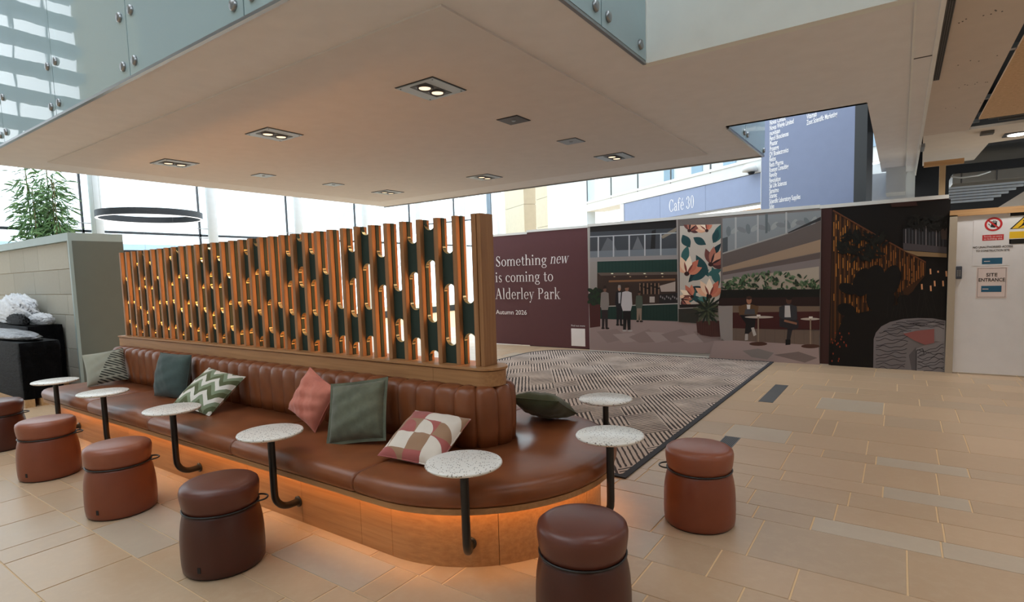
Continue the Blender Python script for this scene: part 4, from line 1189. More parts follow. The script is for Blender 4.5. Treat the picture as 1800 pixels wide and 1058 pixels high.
def man(x, top, bot, wd, head, coat, legs, shoes, hair):
    H_ = bot - top
    P1.poly([(x - wd * .45, top + H_ * .16), (x, top + H_ * .13), (x + wd * .45, top + H_ * .17), (x + wd * .52, top + H_ * .42), (x + wd * .34, top + H_ * .58), (x - wd * .36, top + H_ * .58), (x - wd * .55, top + H_ * .44)], coat, A)
    P1.poly([(x - wd * .36, top + H_ * .56), (x + wd * .36, top + H_ * .56), (x + wd * .34, bot - 8), (x + wd * .08, bot - 8), (x, top + H_ * .70), (x - wd * .10, bot - 8), (x - wd * .36, bot - 8)], legs, A)
    P1.ell(x, top + H_ * .075, wd * .19, H_ * .07, head, A, 12); P1.poly([(x - wd * .2, top + H_ * .07), (x - wd * .14, top - 2), (x + wd * .14, top - 2), (x + wd * .2, top + H_ * .06)], hair, A)
    P1.ell(x - wd * .22, bot - 5, wd * .22, 7, shoes, A, 8); P1.ell(x + wd * .30, bot - 4, wd * .26, 7, shoes, A, 8)
man(142, 560, 880, 62, (96, 70, 60), (112, 106, 104), (36, 30, 32), (28, 24, 24), (34, 26, 24))
man(250, 556, 855, 58, (150, 116, 100), (24, 24, 30), (22, 22, 26), (20, 18, 18), (130, 122, 118)); P1.poly([(242, 610), (262, 608), (256, 690), (244, 690)], (150, 150, 156), A)
man(306, 552, 898, 78, (120, 88, 74), (164, 162, 166), (20, 18, 20), (150, 146, 146), (48, 34, 28))
man(398, 598, 828, 52, (90, 66, 56), (66, 74, 66), (120, 106, 94), (30, 26, 26), (36, 28, 26))
# floral panel on its pier
P1.poly([(672, 68), (1016, 48), (1016, 740), (690, 830)], (92, 86, 84), A); P1.line([(680, 68), (690, 830)], 8, (140, 136, 134), A)
P1.poly([(700, 116), (1004, 100), (1004, 692), (700, 702)], (168, 162, 154), A)
def petal(cx, cy, L, wd, ang, c):
    a = math.radians(ang); pts = []
    for k in range(13):
        t = k / 12; pts.append((t * L, math.sin(PI * t) * wd * (1 - 0.25 * t)))
    for k in range(11, 0, -1):
        t = k / 12; pts.append((t * L, -math.sin(PI * t) * wd * 0.8))
    q = [(min(1004, max(700, cx + x * math.cos(a) - y * math.sin(a))), min(698, max(106, cy + x * math.sin(a) + y * math.cos(a)))) for x, y in pts]
    P1.poly(q, c, A)
def bloom(cx, cy, s, up, cols):
    for k, d in enumerate((-58, 58, -30, 30, 0)): petal(cx, cy, s * (0.95 if abs(d) > 40 else 1.05), s * 0.24, up + d, cols[k % len(cols)])
    for d in (-22, 22): petal(cx, cy, s * 0.7, s * 0.07, up + d, cols[-1])
    P1.ell(cx, cy, s * .15, s * .13, (46, 26, 26), A, 10)
CORAL = [(196, 150, 124), (176, 112, 90), (204, 176, 152), (168, 96, 78), (214, 196, 176), (110, 54, 46)]
DARK = [(96, 58, 54), (70, 42, 44), (150, 96, 82), (120, 70, 62), (180, 130, 108), (40, 26, 30)]
TEAL = [(30, 62, 66), (44, 84, 84), (22, 44, 50), (64, 104, 100)]
for (x, y, L, wd, an, c) in ((760, 260, 150, 34, 105, 1), (800, 200, 110, 34, 30, 0), (820, 330, 190, 40, 60, 0), (860, 420, 150, 34, 130, 2), (960, 240, 150, 40, -70, 1), (985, 140, 110, 30, 110, 0), (920, 350, 140, 26, -50, 2),
                            (990, 560, 150, 36, -110, 1), (780, 520, 160, 34, -30, 0), (740, 600, 150, 32, -10, 2), (760, 690, 120, 30, -60, 1), (720, 180, 110, 40, 60, 0), (880, 690, 120, 26, -150, 0), (900, 480, 120, 28, -20, 1), (830, 650, 100, 24, 10, 3)):
    petal(x, y, L, wd, an, TEAL[c])
bloom(770, 150, 95, -60, DARK); bloom(900, 150, 90, -120, CORAL); bloom(752, 470, 130, -80, CORAL); bloom(930, 400, 130, -50, DARK); bloom(920, 640, 130, -90, CORAL); bloom(790, 640, 95, -150, CORAL); bloom(720, 660, 70, 30, DARK)
P1.poly([(700, 700), (1004, 690), (1004, 720), (700, 724)], (24, 20, 20), A); P1.poly([(690, 728), (840, 722), (840, 838), (690, 828)], (40, 40, 36), A); P1.line([(690, 728), (840, 722)], 6, (140, 136, 132), A)
P1.poly([(986, 706), (1110, 700), (1110, 1000), (1005, 962)], (140, 134, 132), A); P1.poly([(1010, 640), (1110, 630), (1110, 706), (990, 708)], (40, 26, 24), A)
P1.poly([(822, 820), (1006, 820), (1006, 938), (930, 938), (860, 925), (830, 905)], (64, 38, 35), A)
for k in range(11): P1.line([(834 + 17 * k, 824), (834 + 17 * k, 926)], 2, (48, 28, 26), A)
for k in range(40): a = k * 2.4; P1.ell(905 + (20 + 2.2 * k) * math.cos(a) * 0.8, 740 + (16 + 2.2 * k) * math.sin(a), 30, 8, ((22, 30, 24), (34, 44, 34), (60, 66, 48))[k % 3], A, 8, a)
# right half of the cafe print
P1.poly([(104, 78), (745, 26), (735, 1032), (104, 990)], (104, 97, 95), B)
P1.poly([(112, 88), (742, 36), (742, 75), (530, 178), (112, 312)], (118, 124, 128), B)
for k in range(14): P1.ell(150 + 42 * k, 170 - 5 * k, 16, 34, ((98, 106, 110), (134, 138, 140), (108, 112, 116))[k % 3], B, 8, k)
P1.poly([(112, 215), (145, 205), (145, 300), (112, 312)], (66, 72, 76), B); P1.poly([(385, 60), (402, 58), (400, 180), (386, 184)], (84, 92, 96), B)
for x, y0, y1 in ((196, 80, 282), (338, 66, 238), (520, 48, 184)): P1.line([(x, y0), (x, y1)], 11, (150, 152, 154), B)
P1.line([(112, 312), (530, 182)], 8, (140, 138, 136), B)
P1.poly([(530, 178), (742, 78), (742, 100), (535, 182)], (44, 44, 46), B); P1.poly([(112, 318), (540, 186), (742, 104), (740, 222), (112, 400)], (86, 78, 76), B)
P1.poly([(112, 402), (740, 222), (738, 302), (112, 432)], (136, 116, 98), B); P1.poly([(112, 434), (738, 306), (736, 345), (112, 452)], (84, 74, 72), B); P1.poly([(112, 452), (736, 345), (734, 470), (112, 500)], (112, 104, 104), B)
P1.poly([(120, 480), (730, 395), (730, 560), (112, 570)], (150, 140, 128), B)
rv = random.Random(3)
for k in range(230):
    x = 115 + rv.random() * 615; y = 560 - rv.random() * (70 + 60 * math.sin(PI * (x - 110) / 640)); g_ = rv.choice(((44, 62, 44), (62, 84, 58), (34, 46, 34), (84, 104, 76)))
    P1.ell(x, y, rv.uniform(8, 20), rv.uniform(4, 9), g_, B, 7, rv.random() * 6)
P1.poly([(104, 545), (736, 540), (734, 600), (92, 606)], (17, 18, 16), B); P1.poly([(90, 598), (735, 590), (735, 648), (90, 646)], (36, 22, 21), B)
P1.poly([(178, 646), (735, 650), (735, 700), (178, 694)], (98, 82, 70), B); P1.poly([(178, 690), (735, 682), (735, 800), (178, 792)], (56, 23, 23), B); P1.poly([(178, 790), (735, 806), (730, 900), (178, 868)], (92, 78, 70), B)
for k in range(9): P1.line([(200 + 62 * k, 794), (200 + 62 * k, 868 + 4 * k)], 2, (78, 66, 60), B)
P1.poly([(84, 650), (178, 646), (178, 872), (134, 876), (100, 850)], (126, 120, 118), B)
P1.poly([(60, 872), (180, 868), (728, 900), (735, 1034), (20, 996)], (140, 124, 122), B); P1.poly([(240, 934), (340, 920), (442, 948), (400, 990), (300, 975)], (116, 109, 107), B); P1.poly([(440, 960), (600, 940), (720, 980), (640, 1010)], (104, 92, 90), B)
P1.poly([(215, 650), (280, 632), (345, 650), (335, 705), (220, 708)], (84, 62, 42), B); P1.poly([(268, 640), (292, 640), (288, 676), (272, 676)], (180, 176, 172), B); P1.ell(283, 612, 17, 24, (140, 96, 76), B, 12); P1.ell(283, 596, 18, 12, (54, 34, 28), B, 10)
P1.poly([(258, 668), (318, 668), (322, 702), (252, 702)], (62, 62, 66), B); P1.poly([(222, 705), (330, 705), (318, 790), (275, 830), (255, 830), (262, 760)], (22, 20, 22), B)
P1.poly([(258, 826), (276, 826), (276, 866), (256, 868)], (150, 144, 142), B); P1.poly([(296, 788), (314, 784), (330, 832), (312, 842)], (160, 154, 150), B)
P1.poly([(476, 655), (530, 632), (588, 650), (592, 730), (560, 760), (500, 735), (474, 715)], (44, 44, 48), B); P1.poly([(512, 645), (544, 645), (550, 720), (510, 720)], (164, 160, 160), B); P1.ell(537, 612, 18, 25, (70, 46, 38), B, 12); P1.ell(540, 596, 20, 14, (22, 16, 15), B, 10)
P1.poly([(476, 726), (600, 740), (598, 790), (560, 800), (545, 870), (522, 870), (530, 790), (478, 780)], (34, 32, 36), B); P1.poly([(510, 735), (590, 755), (588, 768), (506, 748)], (120, 84, 66), B); P1.poly([(516, 862), (548, 862), (548, 895), (516, 898)], (16, 15, 16), B)
for cx, x0, x1, yt, yb in ((342, 255, 440, 719, 890), (676, 612, 735, 731, 905)):
    P1.ell((x0 + x1) / 2, yt, (x1 - x0) / 2, 8, (160, 150, 142), B, 16); P1.line([(cx, yt), (cx, yb)], 9, (120, 104, 90), B); P1.ell(cx, yb, 58 if cx < 400 else 60, 13, (66, 42, 34), B, 16); P1.poly([(cx - 10, yt - 16), (cx + 14, yt - 16), (cx + 14, yt - 4), (cx - 10, yt - 4)], (190, 184, 178), B)
child(P1.b.build('printed_scene', 'print_ink'), h1)

# dark lounge print
h2 = board('hoarding_panel', -0.998, 0.512, HY, 2.335, 'dark_red', 'dark hoarding panel printed with a patterned armchair and amber slats')
bx('top_trim', 'white_paint', h2, -0.755, 0.755, -0.012, 0.05, 2.335, 2.385)
P2 = Print(HY, 1.0)
P2.poly([(80, 20), (815, -36), (790, 1046), (58, 1000)], (15, 11, 11), C_)
P2.poly([(84, 36), (345, 186), (520, 278), (662, 356), (655, 440), (600, 505), (560, 570), (480, 620), (300, 700), (66, 860)], (66, 40, 22), C_)
rv = random.Random(8)
for k in range(40):
    x = 88 + k * 14.2; yt = 36 + (x - 84) * 0.56; yb = 850 - (x - 70) * 0.72
    if yb < yt + 40: break
    P2.line([(x, yt + 6), (x - 4, yb)], 5 if k % 2 else 7, (112, 68, 32) if k % 2 else (38, 24, 18), C_)
    for q in range(5):
        y = yt + (yb - yt) * rv.random(); P2.line([(x + 3, y), (x + 3, min(yb, y + rv.uniform(20, 70)))], 5, (190, 124, 52) if x < 260 else (150, 92, 44), C_)
P2.line([(86, 34), (345, 184), (660, 356)], 9, (98, 58, 36), C_)
P2.poly([(520, 150), (792, 96), (790, 300), (520, 276)], (38, 38, 42), C_)
for k in range(12): P2.line([(536 + 21 * k, 150 - 3 * k), (536 + 21 * k, 262)], 3, (88, 90, 96) if k % 3 else (150, 146, 150), C_)
P2.poly([(520, 236), (790, 262), (790, 300), (520, 280)], (74, 68, 72), C_); P2.poly([(520, 283), (790, 302), (790, 326), (610, 318)], (142, 116, 84), C_); P2.poly([(752, 150), (792, 140), (790, 216), (758, 214)], (74, 60, 56), C_)
P2.poly([(440, -10), (600, -22), (610, 6), (450, 14)], (58, 34, 30), C_)
for k in range(80):
    a = rv.random() * 6.28; r_ = rv.random() ** 0.5; P2.ell(270 + 150 * r_ * math.cos(a), 250 + 95 * r_ * math.sin(a), 34, 9, ((16, 17, 14), (26, 28, 22), (12, 12, 11))[k % 3], C_, 7, rv.random() * 6)
for k in range(70): P2.ell(560 + 230 * rv.random(), 70 + 80 * rv.random(), 26, 7, ((14, 13, 12), (22, 22, 20))[k % 2], C_, 7, rv.random() * 6)
for (cx, cy, rx, ry) in ((270, 480, 60, 90), (345, 450, 60, 80), (445, 470, 58, 100), (380, 580, 90, 90), (180, 520, 60, 34), (170, 650, 60, 40), (540, 600, 60, 40)): P2.ell(cx, cy, rx, ry, (13, 11, 11), C_, 16, 0.3)
P2.poly([(150, 690), (480, 620), (600, 520), (660, 440), (790, 330), (780, 720), (560, 705), (370, 770), (335, 1020), (70, 1000), (90, 860)], (14, 11, 11), C_)
for k in range(14): P2.line([(420 + 26 * k, 700), (430 + 24 * k + 40 * math.sin(k), 560 - 20 * (k % 3))], 5, (24, 22, 20), C_)
for (x, y) in ((688, 396), (735, 408), (635, 490), (714, 470), (766, 470), (690, 500), (786, 410)): P2.line([(x, y), (x + 2, y + (34 if x != 735 else 12))], 10, (222, 160, 116), C_)
for k in range(18): P2.ell(75 + 110 * rv.random(), 780 + 200 * rv.random(), 4, 7, (150, 60, 34), C_, 6)
P2.poly([(335, 1018), (338, 830), (352, 790), (385, 752), (440, 724), (520, 706), (610, 700), (700, 702), (782, 716), (776, 1044), (600, 1036)], (124, 119, 122), C_)
P2.poly([(520, 790), (600, 745), (700, 730), (778, 745), (776, 850), (720, 842), (660, 862), (600, 840)], (150, 146, 149), C_)
P2.poly([(600, 890), (660, 866), (776, 842), (776, 1044), (600, 1036)], (142, 138, 142), C_); P2.poly([(555, 930), (600, 880), (600, 1036), (575, 1034)], (96, 92, 96), C_)
def wig(x0, y0, x1, y1, amp, n=14):
    a_ = rv.uniform(0, 6.28); f_ = rv.uniform(5, 9); pts = []
    for q in range(n + 1):
        t_ = q / n; o_ = amp * (math.sin(f_ * t_ + a_) + 0.6 * math.sin(2.3 * f_ * t_ + 2 * a_)); pts.append((x0 + (x1 - x0) * t_ - (y1 - y0) / 300 * o_, y0 + (y1 - y0) * t_ + o_))
    P2.line(pts, 3.2, (44, 40, 46), C_)
for k in range(10): wig(350 + 2 * (k % 3), 820 + 21 * k, 556 - 3 * k, 800 + 23 * k, 7)
for k in range(5): wig(372 + 26 * k, 792 - 14 * k, 520 + 50 * k, 792 - 17 * k, 7)
for k in range(4): wig(540 + 20 * k, 718 + 8 * k, 774, 722 + 14 * k, 5)
for k in range(9): wig(608, 905 + 15 * k, 772, 872 + 18 * k, 8)
P2.line([(600, 1034), (602, 900), (640, 888), (650, 920), (620, 930)], 4, (36, 32, 38), C_)
P2.poly([(520, 797), (600, 778), (712, 766), (712, 852), (655, 864), (590, 838)], (146, 90, 88), C_)
child(P2.b.build('printed_scene', 'print_ink'), h2)

# ---------------------------------------------------------------- site entrance door
d1 = empty('door_1', (0, 0, 0), 0, kind='structure')
bx('frame_left', 'frame_paint', d1, 0.525, 0.605, 9.44, 9.56, 0, 2.10); bx('frame_head', 'pine', d1, 0.525, 2.3, 9.44, 9.56, 2.085, 2.165)
bx('leaf', 'door_paint', d1, 0.607, 1.52, 9.47, 9.515, 0.015, 2.085); bx('frame_right', 'frame_paint', d1, 1.522, 1.60, 9.44, 9.56, 0, 2.10)
struct('wall_site', 'door_paint', 1.60, 4.2, 9.5, 9.56, 0, 2.1)
DY = 9.47
def onD(px, py): return onY(DY, px, py)
def sgn(label, cat, x0, y0, x1, y1, mat='sign_paper', name='safety_sign'):
    a, c = onD(x0, y0), onD(x1, y1); r = empty(name, (a[0], DY, c[2]), 0, label, cat)
    bx('sheet', mat, r, 0, c[0] - a[0], -0.003, 0, 0, a[2] - c[2]); r['w'] = c[0] - a[0]; r['h'] = a[2] - c[2]; return r
def disc(n, r0, r1, cx, cz, y, mat, parent, name, sx=1.0):
    b = MB(); vs = []
    for i in range(n):
        a = 2 * PI * i / n; vs += [(cx + r1 * math.cos(a) * sx, y, cz + r1 * math.sin(a)), (cx + r0 * math.cos(a) * sx, y, cz + r0 * math.sin(a))]
    b.add(vs, [(2 * i, 2 * ((i + 1) % n), 2 * ((i + 1) % n) + 1, 2 * i + 1) for i in range(n)]); return b.build(name, mat, parent)
def tx(r, txt, size, x, z, mat, width=None, bold=0.0):
    o = sans('lettering', txt, size, (x, -0.0042, z), U, V, mat, None, bold, width, 'CENTER'); o.parent = r
s1 = sgn('white notice with a red no-entry hand symbol and a teal block, on the door', 'sign', 1712, 378, 1774.5, 466, 'door_paint'); W_, H_ = s1['w'], s1['h']; cx = W_ * 0.535
disc(40, 0.066, 0.088, cx, H_ * 0.80, -0.0046, 'sign_red', s1, 'red_circle')
b = MB(); cz = H_ * 0.80
b.add([(cx - 0.03, -0.0040, cz - 0.035), (cx + 0.015, -0.0040, cz - 0.045), (cx + 0.035, -0.0040, cz - 0.015), (cx + 0.03, -0.0040, cz + 0.015), (cx - 0.02, -0.0040, cz + 0.012)], [(0, 1, 2, 3, 4)])
for k, (dx, L) in enumerate(((-0.018, 0.04), (-0.003, 0.048), (0.012, 0.046), (0.026, 0.038))): b.add([(cx + dx - 0.005, -0.0040, cz), (cx + dx + 0.006, -0.0040, cz), (cx + dx + 0.010, -0.0040, cz + L), (cx + dx, -0.0040, cz + L)], [(0, 1, 2, 3)])
b.add([(cx - 0.03, -0.0040, cz - 0.02), (cx - 0.02, -0.0040, cz - 0.03), (cx - 0.046, -0.0040, cz + 0.01), (cx - 0.053, -0.0040, cz + 0.002)], [(0, 1, 2, 3)])
b.build('hand', 'ink', s1)
b = MB(); b.add([(cx - 0.058, -0.0046, cz + 0.045), (cx - 0.045, -0.0046, cz + 0.058), (cx + 0.058, -0.0046, cz - 0.045), (cx + 0.045, -0.0046, cz - 0.058)], [(0, 3, 2, 1)]); b.build('red_bar', 'sign_red', s1)
z_ = H_ * 0.49; bx('red_block', 'sign_red', s1, cx - 0.105, cx + 0.105, -0.0042, -0.003, z_, z_ + 0.072)
tx(s1, 'Strictly no entry', 0.034, cx, z_ + 0.04, 'sign_paper', 0.18); tx(s1, 'to building site', 0.034, cx, z_ + 0.010, 'sign_paper', 0.18)
tx(s1, 'NO UNAUTHORISED ACCESS', 0.036, cx, H_ * 0.345, 'ink', 0.39, 0.0006); tx(s1, 'TO CONSTRUCTION SITE', 0.036, cx, H_ * 0.275, 'ink', 0.33, 0.0006)
bx('teal_block', 'sign_teal', s1, cx - 0.10, cx + 0.10, -0.0042, -0.003, 0.02, 0.10)
s2 = sgn('white SITE ENTRANCE paper notice taped to the door', 'sign', 1717, 470, 1769, 524, 'sign_paper'); W_, H_ = s2['w'], s2['h']
for a_ in ((0.012, W_ - 0.012, H_ - 0.016, H_ - 0.013), (0.012, W_ - 0.012, 0.013, 0.016), (0.012, 0.015, 0.013, H_ - 0.013), (W_ - 0.015, W_ - 0.012, 0.013, H_ - 0.013)): bx('border_line', 'ink', s2, a_[0], a_[1], -0.0040, -0.003, a_[2], a_[3])
tx(s2, 'SITE', 0.062, W_ / 2, H_ * 0.70, 'ink', 0.11, 0.001); tx(s2, 'ENTRANCE', 0.062, W_ / 2, H_ * 0.54, 'ink', 0.26, 0.001); bx('teal_block', 'sign_teal', s2, W_ * 0.17, W_ * 0.83, -0.0042, -0.003, H_ * 0.20, H_ * 0.40)
for r_, zz, xx in ((s1, 0.052, cx - 0.08), (s2, H_ * 0.285, W_ * 0.21)): bx('white_mark', 'sign_paper', r_, xx, xx + 0.06, -0.0046, -0.0042, zz, zz + 0.009)
s3 = sgn('yellow triangle warning sign at the right edge, on a black strip', 'sign', 1776, 372, 1822, 427, 'black_board'); W_, H_ = s3['w'], s3['h']
bx('paper', 'white_paint', s3, -0.01, W_, -0.0045, -0.003, H_ * 0.15, H_ * 0.86); tr = W_ * 0.52
b = MB(); b.add([(tr - 0.135, -0.005, H_ * 0.46), (tr + 0.135, -0.005, H_ * 0.46), (tr, -0.005, H_ * 0.84)], [(0, 1, 2)]); b.build('triangle_border', 'ink', s3)
b = MB(); b.add([(tr - 0.112, -0.0055, H_ * 0.475), (tr + 0.112, -0.0055, H_ * 0.475), (tr, -0.0055, H_ * 0.80)], [(0, 1, 2)]); b.build('triangle', 'sign_yellow', s3)
b = MB()
for q in ([(-0.01, .68), (0.012, .68), (0.012, .72), (-0.01, .72)], [(-0.025, .56), (0.005, .55), (0.03, .66), (0.0, .68)], [(-0.02, .57), (-0.055, .50), (-0.045, .49), (-0.005, .56)], [(0.0, .56), (0.04, .52), (0.045, .53), (0.015, .60)], [(0.02, .66), (0.06, .62), (0.062, .635), (0.025, .68)]):
    b.add([(tr + x, -0.006, H_ * z) for x, z in q], [(0, 1, 2, 3)])
b.build('falling_figure', 'ink', s3); bx('yellow_block', 'sign_yellow', s3, 0.0, W_, -0.0052, -0.0045, H_ * 0.17, H_ * 0.38)
tx(s3, 'Warning', 0.03, tr, H_ * 0.32, 'ink'); tx(s3, 'Fragile surface', 0.03, tr, H_ * 0.26, 'ink')
a, c = onD(1680, 468), onD(1690, 490); kp = empty('keypad_lock', ((a[0] + c[0]) / 2, DY, c[2]), 0, 'small grey keypad lock at the left edge of the door', 'lock')
bx('body', 'lamp_grey', kp, -0.034, 0.034, -0.035, 0, 0, a[2] - c[2], bevel=0.01)
for k in range(8): bx('key', 'steel', kp, -0.020 + 0.024 * (k % 2), -0.004 + 0.024 * (k % 2), -0.039, -0.033, 0.035 + 0.022 * (k // 2), 0.05 + 0.022 * (k // 2))

# ---------------------------------------------------------------- the hall beyond the hoarding (set at an angle)
dv = ray(500, 490); L_ = math.hypot(dv[0], dv[1]); D = Vector((dv[0] / L_, dv[1] / L_, 0)); NV = Vector((D[1], -D[0], 0))
if NV.dot(Vector((0, 1, 0))) < 0: NV = -NV
A0 = onY(12, 1340, 303)


def onP(A_, px, py):
    r = Vector(ray(px, py)); t = NV.dot(A_ - Vector((0, 0, CAMH))) / NV.dot(r); return Vector((0, 0, CAMH)) + r * t


def frame_at(A_): return Matrix(((-D[0], NV[0], 0, A_[0]), (-D[1], NV[1], 0, A_[1]), (0, 0, 1, 0), (0, 0, 0, 1)))   # x = right, y = away


def place(o, A_): o.matrix_world = frame_at(A_); return o


def sx(A_, px, py): return (onP(A_, px, py) - A_).dot(-D)


def rot_struct(name, mat, A_, *a):
    o = tag(bx(name, mat, None, *a), kind='structure'); return place(o, A_)


xl = sx(A0, 1097, 355); x0 = sx(A0, 1033, 360)
cs = place(empty('cafe_sign', (0, 0, 0), 0, 'long blue-grey fascia board lettered Café 30', 'sign'), A0)
pc = [xl, sx(A0, 1160, 350), sx(A0, 1240, 330), 1.2]
for a, c in zip(pc, pc[1:]): bx('fascia_panel', 'cafe_blue', cs, a + 0.004, c - 0.004, 0, 0.08, 2.78, 3.35)
ta = onP(A0, 1176, 366); te = onP(A0, 1221, 355); ww = (te - ta).length
gl = sum(glyph(c)[1] + 0.03 for c in 'Café 30')
b, _w = serif('lettering', 'Café 30', 1.0, (0, 0, 0), (1, 0, 0), (0, 0, 1), 'white_ink', cs)
for v_ in b.data.vertices: v_.co = Vector((sx(A0, 1176, 366) + v_.co.x * ww / gl, -0.004, 2.905 + v_.co.z * 0.40))
rot_struct('floor_upper', 'white_paint', A0, x0 - 0.05, 1.6, -0.02, 0.6, 3.36, 3.60)
rot_struct('wall_cafe', 'white_paint', A0, x0 - 0.05, 1.6, 1.6, 1.7, 0, 3.36)
cb = place(empty('cafe_soffit', (0, 0, 0), 0, kind='structure'), A0)
bx('pier', 'white_paint', cb, xl - 0.16, xl, -0.02, 0.3, 0, 3.35); bx('soffit', 'white_paint', cb, xl, 1.6, 0.08, 1.6, 2.74, 2.80)
bx('cove_lining', 'pine', cb, -3.2, 1.2, 0.30, 0.34, 2.60, 2.74); bx('cove_light', 'ring_glow', cb, -3.4, 0.5, 0.10, 0.28, 2.70, 2.738)
ub = place(empty('glass_balustrade', (0, 0, 0), 0, 'white-framed upper balustrade above the Café 30 fascia', 'balustrade'), A0)
ps = [sx(A0, 1033, 345), sx(A0, 1075, 335), sx(A0, 1122, 325), sx(A0, 1180, 310), sx(A0, 1250, 295), 0.3]
for k, s_ in enumerate(ps): bx('post', 'steel_dark', ub, s_ - 0.012, s_ + 0.012, -0.03, 0.0, 3.58, 4.7)
for a, c in zip(ps, ps[1:]): bx('pane', 'pane_glass', ub, a + 0.015, c - 0.015, -0.018, -0.010, 3.66, 4.65)
bx('bottom_rail', 'white_paint', ub, ps[0], 0.3, -0.04, 0.0, 3.60, 3.66)
rot_struct('wall_upper', 'white_paint', A0, x0 - 3.0, 0.6, 2.6, 2.7, 3.60, 6.5)
for k in range(6): place(tag(bx('window_3', 'slat_blue', None, x0 + 0.4 + 1.3 * k, x0 + 0.85 + 1.3 * k, 2.56, 2.6, 3.9, 5.6), kind='structure'), A0)
dm = place(empty('dome_camera', (0, 0, 0), 0, 'white dome fitting at the right end of the fascia', 'camera'), A0)
s_ = sx(A0, 1328, 297); b = MB(); b.lathe([(0.0001, 0.16), (0.10, 0.15), (0.14, 0.10), (0.14, 0.03), (0.0001, 0.0)], 24); o = b.build('housing', 'white_paint', dm); o.location = (s_, -0.15, 3.36)
b = MB(); b.lathe([(0.0001, -0.05), (0.05, -0.04), (0.07, 0.0), (0.0001, 0.01)], 20); o = b.build('lens', 'black_board', dm); o.location = (s_ + 0.04, -0.15, 3.37)
# white wall and stone piers to the left
rot_struct('wall_white', 'column_white', A0, sx(A0, 963, 380), x0 - 0.05, 0.0, 0.3, 0, 7)
for pa, pb, pc_ in ((866, 898, 910), (918, 950, 963)):
    a, c = sx(A0, pa, 385), sx(A0, pb, 385)
    r = place(empty('stone_pier', (0, 0, 0), 0, 'cream stone pier ' + ('nearest the slat screen' if pa < 900 else 'beside the white wall') + ', above the maroon hoarding', 'pier', 'cream stone piers'), A0)
    zz = [0, 1.2, 2.4, 3.05 + (0.15 if pa < 900 else 0.25), 4.4, 5.8, 7]
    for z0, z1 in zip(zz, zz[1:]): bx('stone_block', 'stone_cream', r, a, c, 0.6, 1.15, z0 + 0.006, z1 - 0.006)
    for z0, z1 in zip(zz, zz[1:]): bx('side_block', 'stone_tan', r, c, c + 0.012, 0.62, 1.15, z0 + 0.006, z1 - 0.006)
stp = onY(9.95, 860, 400)
sp = empty('steel_post', (stp[0], 9.95, 0), 0, 'slim grey steel post at the left end of the maroon hoarding', 'post'); bx('post', 'slat_blue', sp, -0.035, 0.035, -0.03, 0.03, 0, 4.2); bx('stay', 'mullion', sp, -2.2, 0, -0.012, 0.012, 2.74, 2.765)

# directory sign
A1 = onY(11.0, 1340, 303)
ds = place(empty('directory_sign', (0, 0, 0), 0, 'tall blue-grey directory sign listing company names in white', 'sign'), A1)
xr = sx(A1, 1503, 250); xe = sx(A1, 1525, 250)
bx('panel', 'sign_blue', ds, -0.02, xr, 0, 0.10, 0.0, 5.2); bx('black_return', 'black_board', ds, xr, xe, -0.01, 0.12, 0.0, 5.2); bx('edge_trim', 'white_paint', ds, -0.03, -0.02, -0.005, 0.1, 0, 5.2)
names = [('Novus Consult', 1353, 220, 1381), ('Novus Weigle Limited', 1353, 229.5, 1395), ('nuvisan', 1353, 238.5, 1371), ('Pencil Biosciences', 1353, 248, 1386), ('Phastar', 1353, 257, 1367), ('Prosenge', 1353, 266, 1369), ('QV Bioelectronics', 1352.5, 275.5, 1386),
         ('Redox', 1352.5, 284.5, 1364), ('Redx Pharma', 1352.5, 294, 1377), ('Roensys Consulting', 1352.5, 303, 1386), ('Revolty', 1352.5, 312, 1366), ('Revolution', 1352.5, 321.5, 1372), ('Sai Life Sciences', 1352.5, 330.5, 1383), ('Samsimo', 1352.5, 340, 1369),
         ('Sciantec', 1352.5, 348.5, 1366), ('Scientific Laboratory Supplies', 1352.5, 358, 1407), ('Scilen', 1352.5, 367, 1361), ('Vitamab', 1418, 209.5, 1436), ('Zoot Scientific Marketing', 1418, 220, 1472)]
for t_, x_, y_, e_ in names:
    a = onP(A1, x_, y_); q = sx(A1, x_, y_); w_ = sx(A1, e_, y_ - (e_ - x_) * 0.2) - q
    sans('lettering', t_, 0.115, (q, -0.003, a[2]), (1, 0, 0), (0, 0, 1), 'white_ink', ds, 0.002, w_)
struct('wall_far', 'white_paint', -1.4, 0.17, 11.5, 11.6, 0, 3.02)
struct('trim_2', 'fascia_paint', -0.22, 0.04, 10.9, 11.5, 2.62, 3.012)

# ---------------------------------------------------------------- stripped-out bay above the door
struct('wall_void', 'void_dark', 0.17, 4.2, 14.0, 14.1, 0, 4.3)
struct('trim_3', 'void_dark', 0.165, 0.175, 8.5, 14, 3.03, 4.2)
tp = empty('timber_brace', (0.44, 9.62, 0), 0, 'rough timber T-brace standing on the hoarding', 'timber'); a = onY(9.62, 1650, 345); c = onY(9.62, 1661, 345)
bx('post', 'pine_v', tp, a[0] - 0.44, c[0] - 0.44, 0, 0.06, 2.3, onY(9.62, 1655, 287)[2]); a = onY(9.62, 1624, 290); c = onY(9.62, 1695, 280)
bx('header', 'pine', tp, a[0] - 0.44, c[0] - 0.44, -0.01, 0.05, a[2] - 0.03, a[2] + 0.035)
du = empty('air_duct', (1.6, 11.6, 2.9), 0, 'boxy pale metal air duct in the dark ceiling void', 'duct')
a = onY(11.3, 1674, 320); c = onY(11.3, 1800, 320)
bx('casing', 'duct', du, a[0] - 1.6, 2.4, -0.3, 0.5, onY(11.3, 1690, 322)[2] - 2.9, onY(11.3, 1700, 303)[2] - 2.9, bevel=0.01)
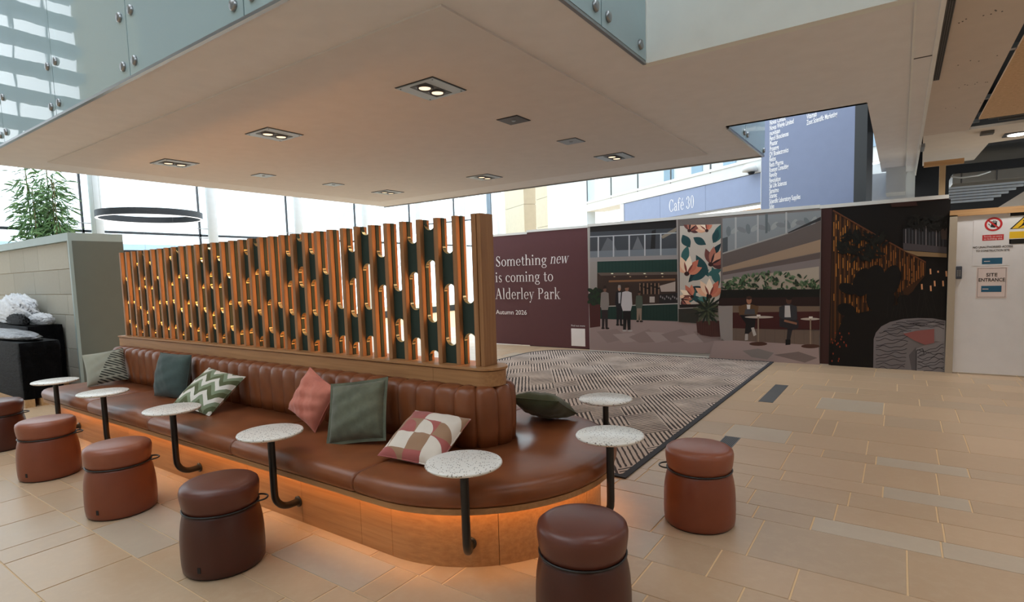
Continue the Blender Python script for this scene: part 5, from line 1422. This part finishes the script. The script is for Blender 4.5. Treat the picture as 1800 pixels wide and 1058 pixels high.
for k in range(4): bx('joint', 'steel_dark', du, a[0] - 1.5 + 0.42 * k, a[0] - 1.48 + 0.42 * k, -0.305, -0.29, onY(11.3, 1690, 322)[2] - 2.9, onY(11.3, 1700, 303)[2] - 2.9)
bx('upper_casing', 'steel_dark', du, -1.0, 2.4, -0.2, 1.6, 0.35, 0.85)
b = MB(); b.tube([(a[0] - 1.62, -0.35, -0.08), (a[0] - 1.5, -0.42, -0.12), (a[0] - 1.3, -0.42, -0.11), (a[0] - 1.15, -0.35, -0.06)], 0.012, 8); b.build('pipe', 'white_paint', du)
for k in range(6):
    z = onY(10.6, 1672, 331 + 4.9 * k)[2]; x_ = onY(10.6, 1668, 340)[0]; xe_ = onY(10.6, 1812 - 13 * k, 340)[0]
    o = bx('metal_batten', 'batten_blue', None, x_, xe_, 10.6, 10.66, z - 0.012, z + 0.016); tag(o, 'pale metal ceiling batten above the door, ' + ('topmost', 'second from top', 'third from top', 'fourth from top', 'fifth from top', 'lowest')[k] + ' of six', 'batten', 'metal battens above the door')
b = MB(); q = [onY(10.4, *p_) for p_ in ((1752, 366), (1830, 318), (1830, 372))]; b.add([(p_[0], 10.4, p_[2]) for p_ in q] + [(p_[0], 10.44, p_[2]) for p_ in q], [(0, 2, 1), (3, 4, 5), (0, 1, 4, 3), (1, 2, 5, 4), (2, 0, 3, 5)]); tag(b.build('plaster_offcut', 'plaster_light'), 'grey sloping board above the right side of the door', 'board')
def square_lamp(x, y, label, power):
    rl = empty('square_downlight', (x, y, 3.0), 0, label, 'downlight', 'square downlights in the stripped ceiling')
    fr = bx('frame', 'lamp_grey', rl, -0.13, 0.13, -0.12, 0.12, -0.012, 0.0); b = MB(); b.lathe([(0.0001, -0.02), (0.085, -0.018), (0.095, -0.012), (0.0001, -0.012)], 28); b.build('lamp', 'lamp_white', fr)
    la = bpy.data.lights.new('downlight_beam', 'SPOT'); la.energy = power; la.color = (1.0, 0.95, 0.90); la.spot_size = 2.5; la.spot_blend = 0.8; la.shadow_soft_size = 0.09
    lo = bpy.data.objects.new('downlight_beam', la); COL.objects.link(lo); lo.parent = rl; lo.location = (0, 0, -0.03)


square_lamp(1.12, 9.1, 'lit square downlight in the stripped ceiling at far right', 80)
for k, (x, y) in enumerate(((1.5, 6.3), (1.5, 3.6), (1.5, 0.9), (3.1, 6.3), (3.1, 3.6), (3.1, 0.9))): square_lamp(x, y, 'added unseen square downlight to light the right floor and door, ' + ('near row far', 'near row middle', 'near row first', 'outer row far', 'outer row middle', 'outer row first')[k], 80)  # six unseen lamps, added to brighten the right floor and the door
o = bx('junction_box', 'steel_dark', None, 0.74, 0.86, 8.62, 8.74, 2.965, 2.999); tag(o, 'small dark junction box on the plasterboard ceiling', 'junction box')
o = bx('metal_clip', 'steel', None, 0.19, 0.225, 8.95, 9.35, 2.96, 2.999); tag(o, 'small bright metal clip on the ceiling edge', 'clip')
for k in range(5):
    o = bx('metal_channel', 'steel_dark', None, 0.66 + 0.05 * k, 3.2, 7.98 + 0.085 * k, 8.01 + 0.085 * k, 3.04 + 0.05 * (k % 2), 3.09 + 0.05 * (k % 2)); tag(o, 'grey metal ceiling channel beside the bare board, ' + ('nearest', 'second', 'middle', 'fourth', 'farthest')[k] + ' of five', 'channel', 'exposed ceiling channels')
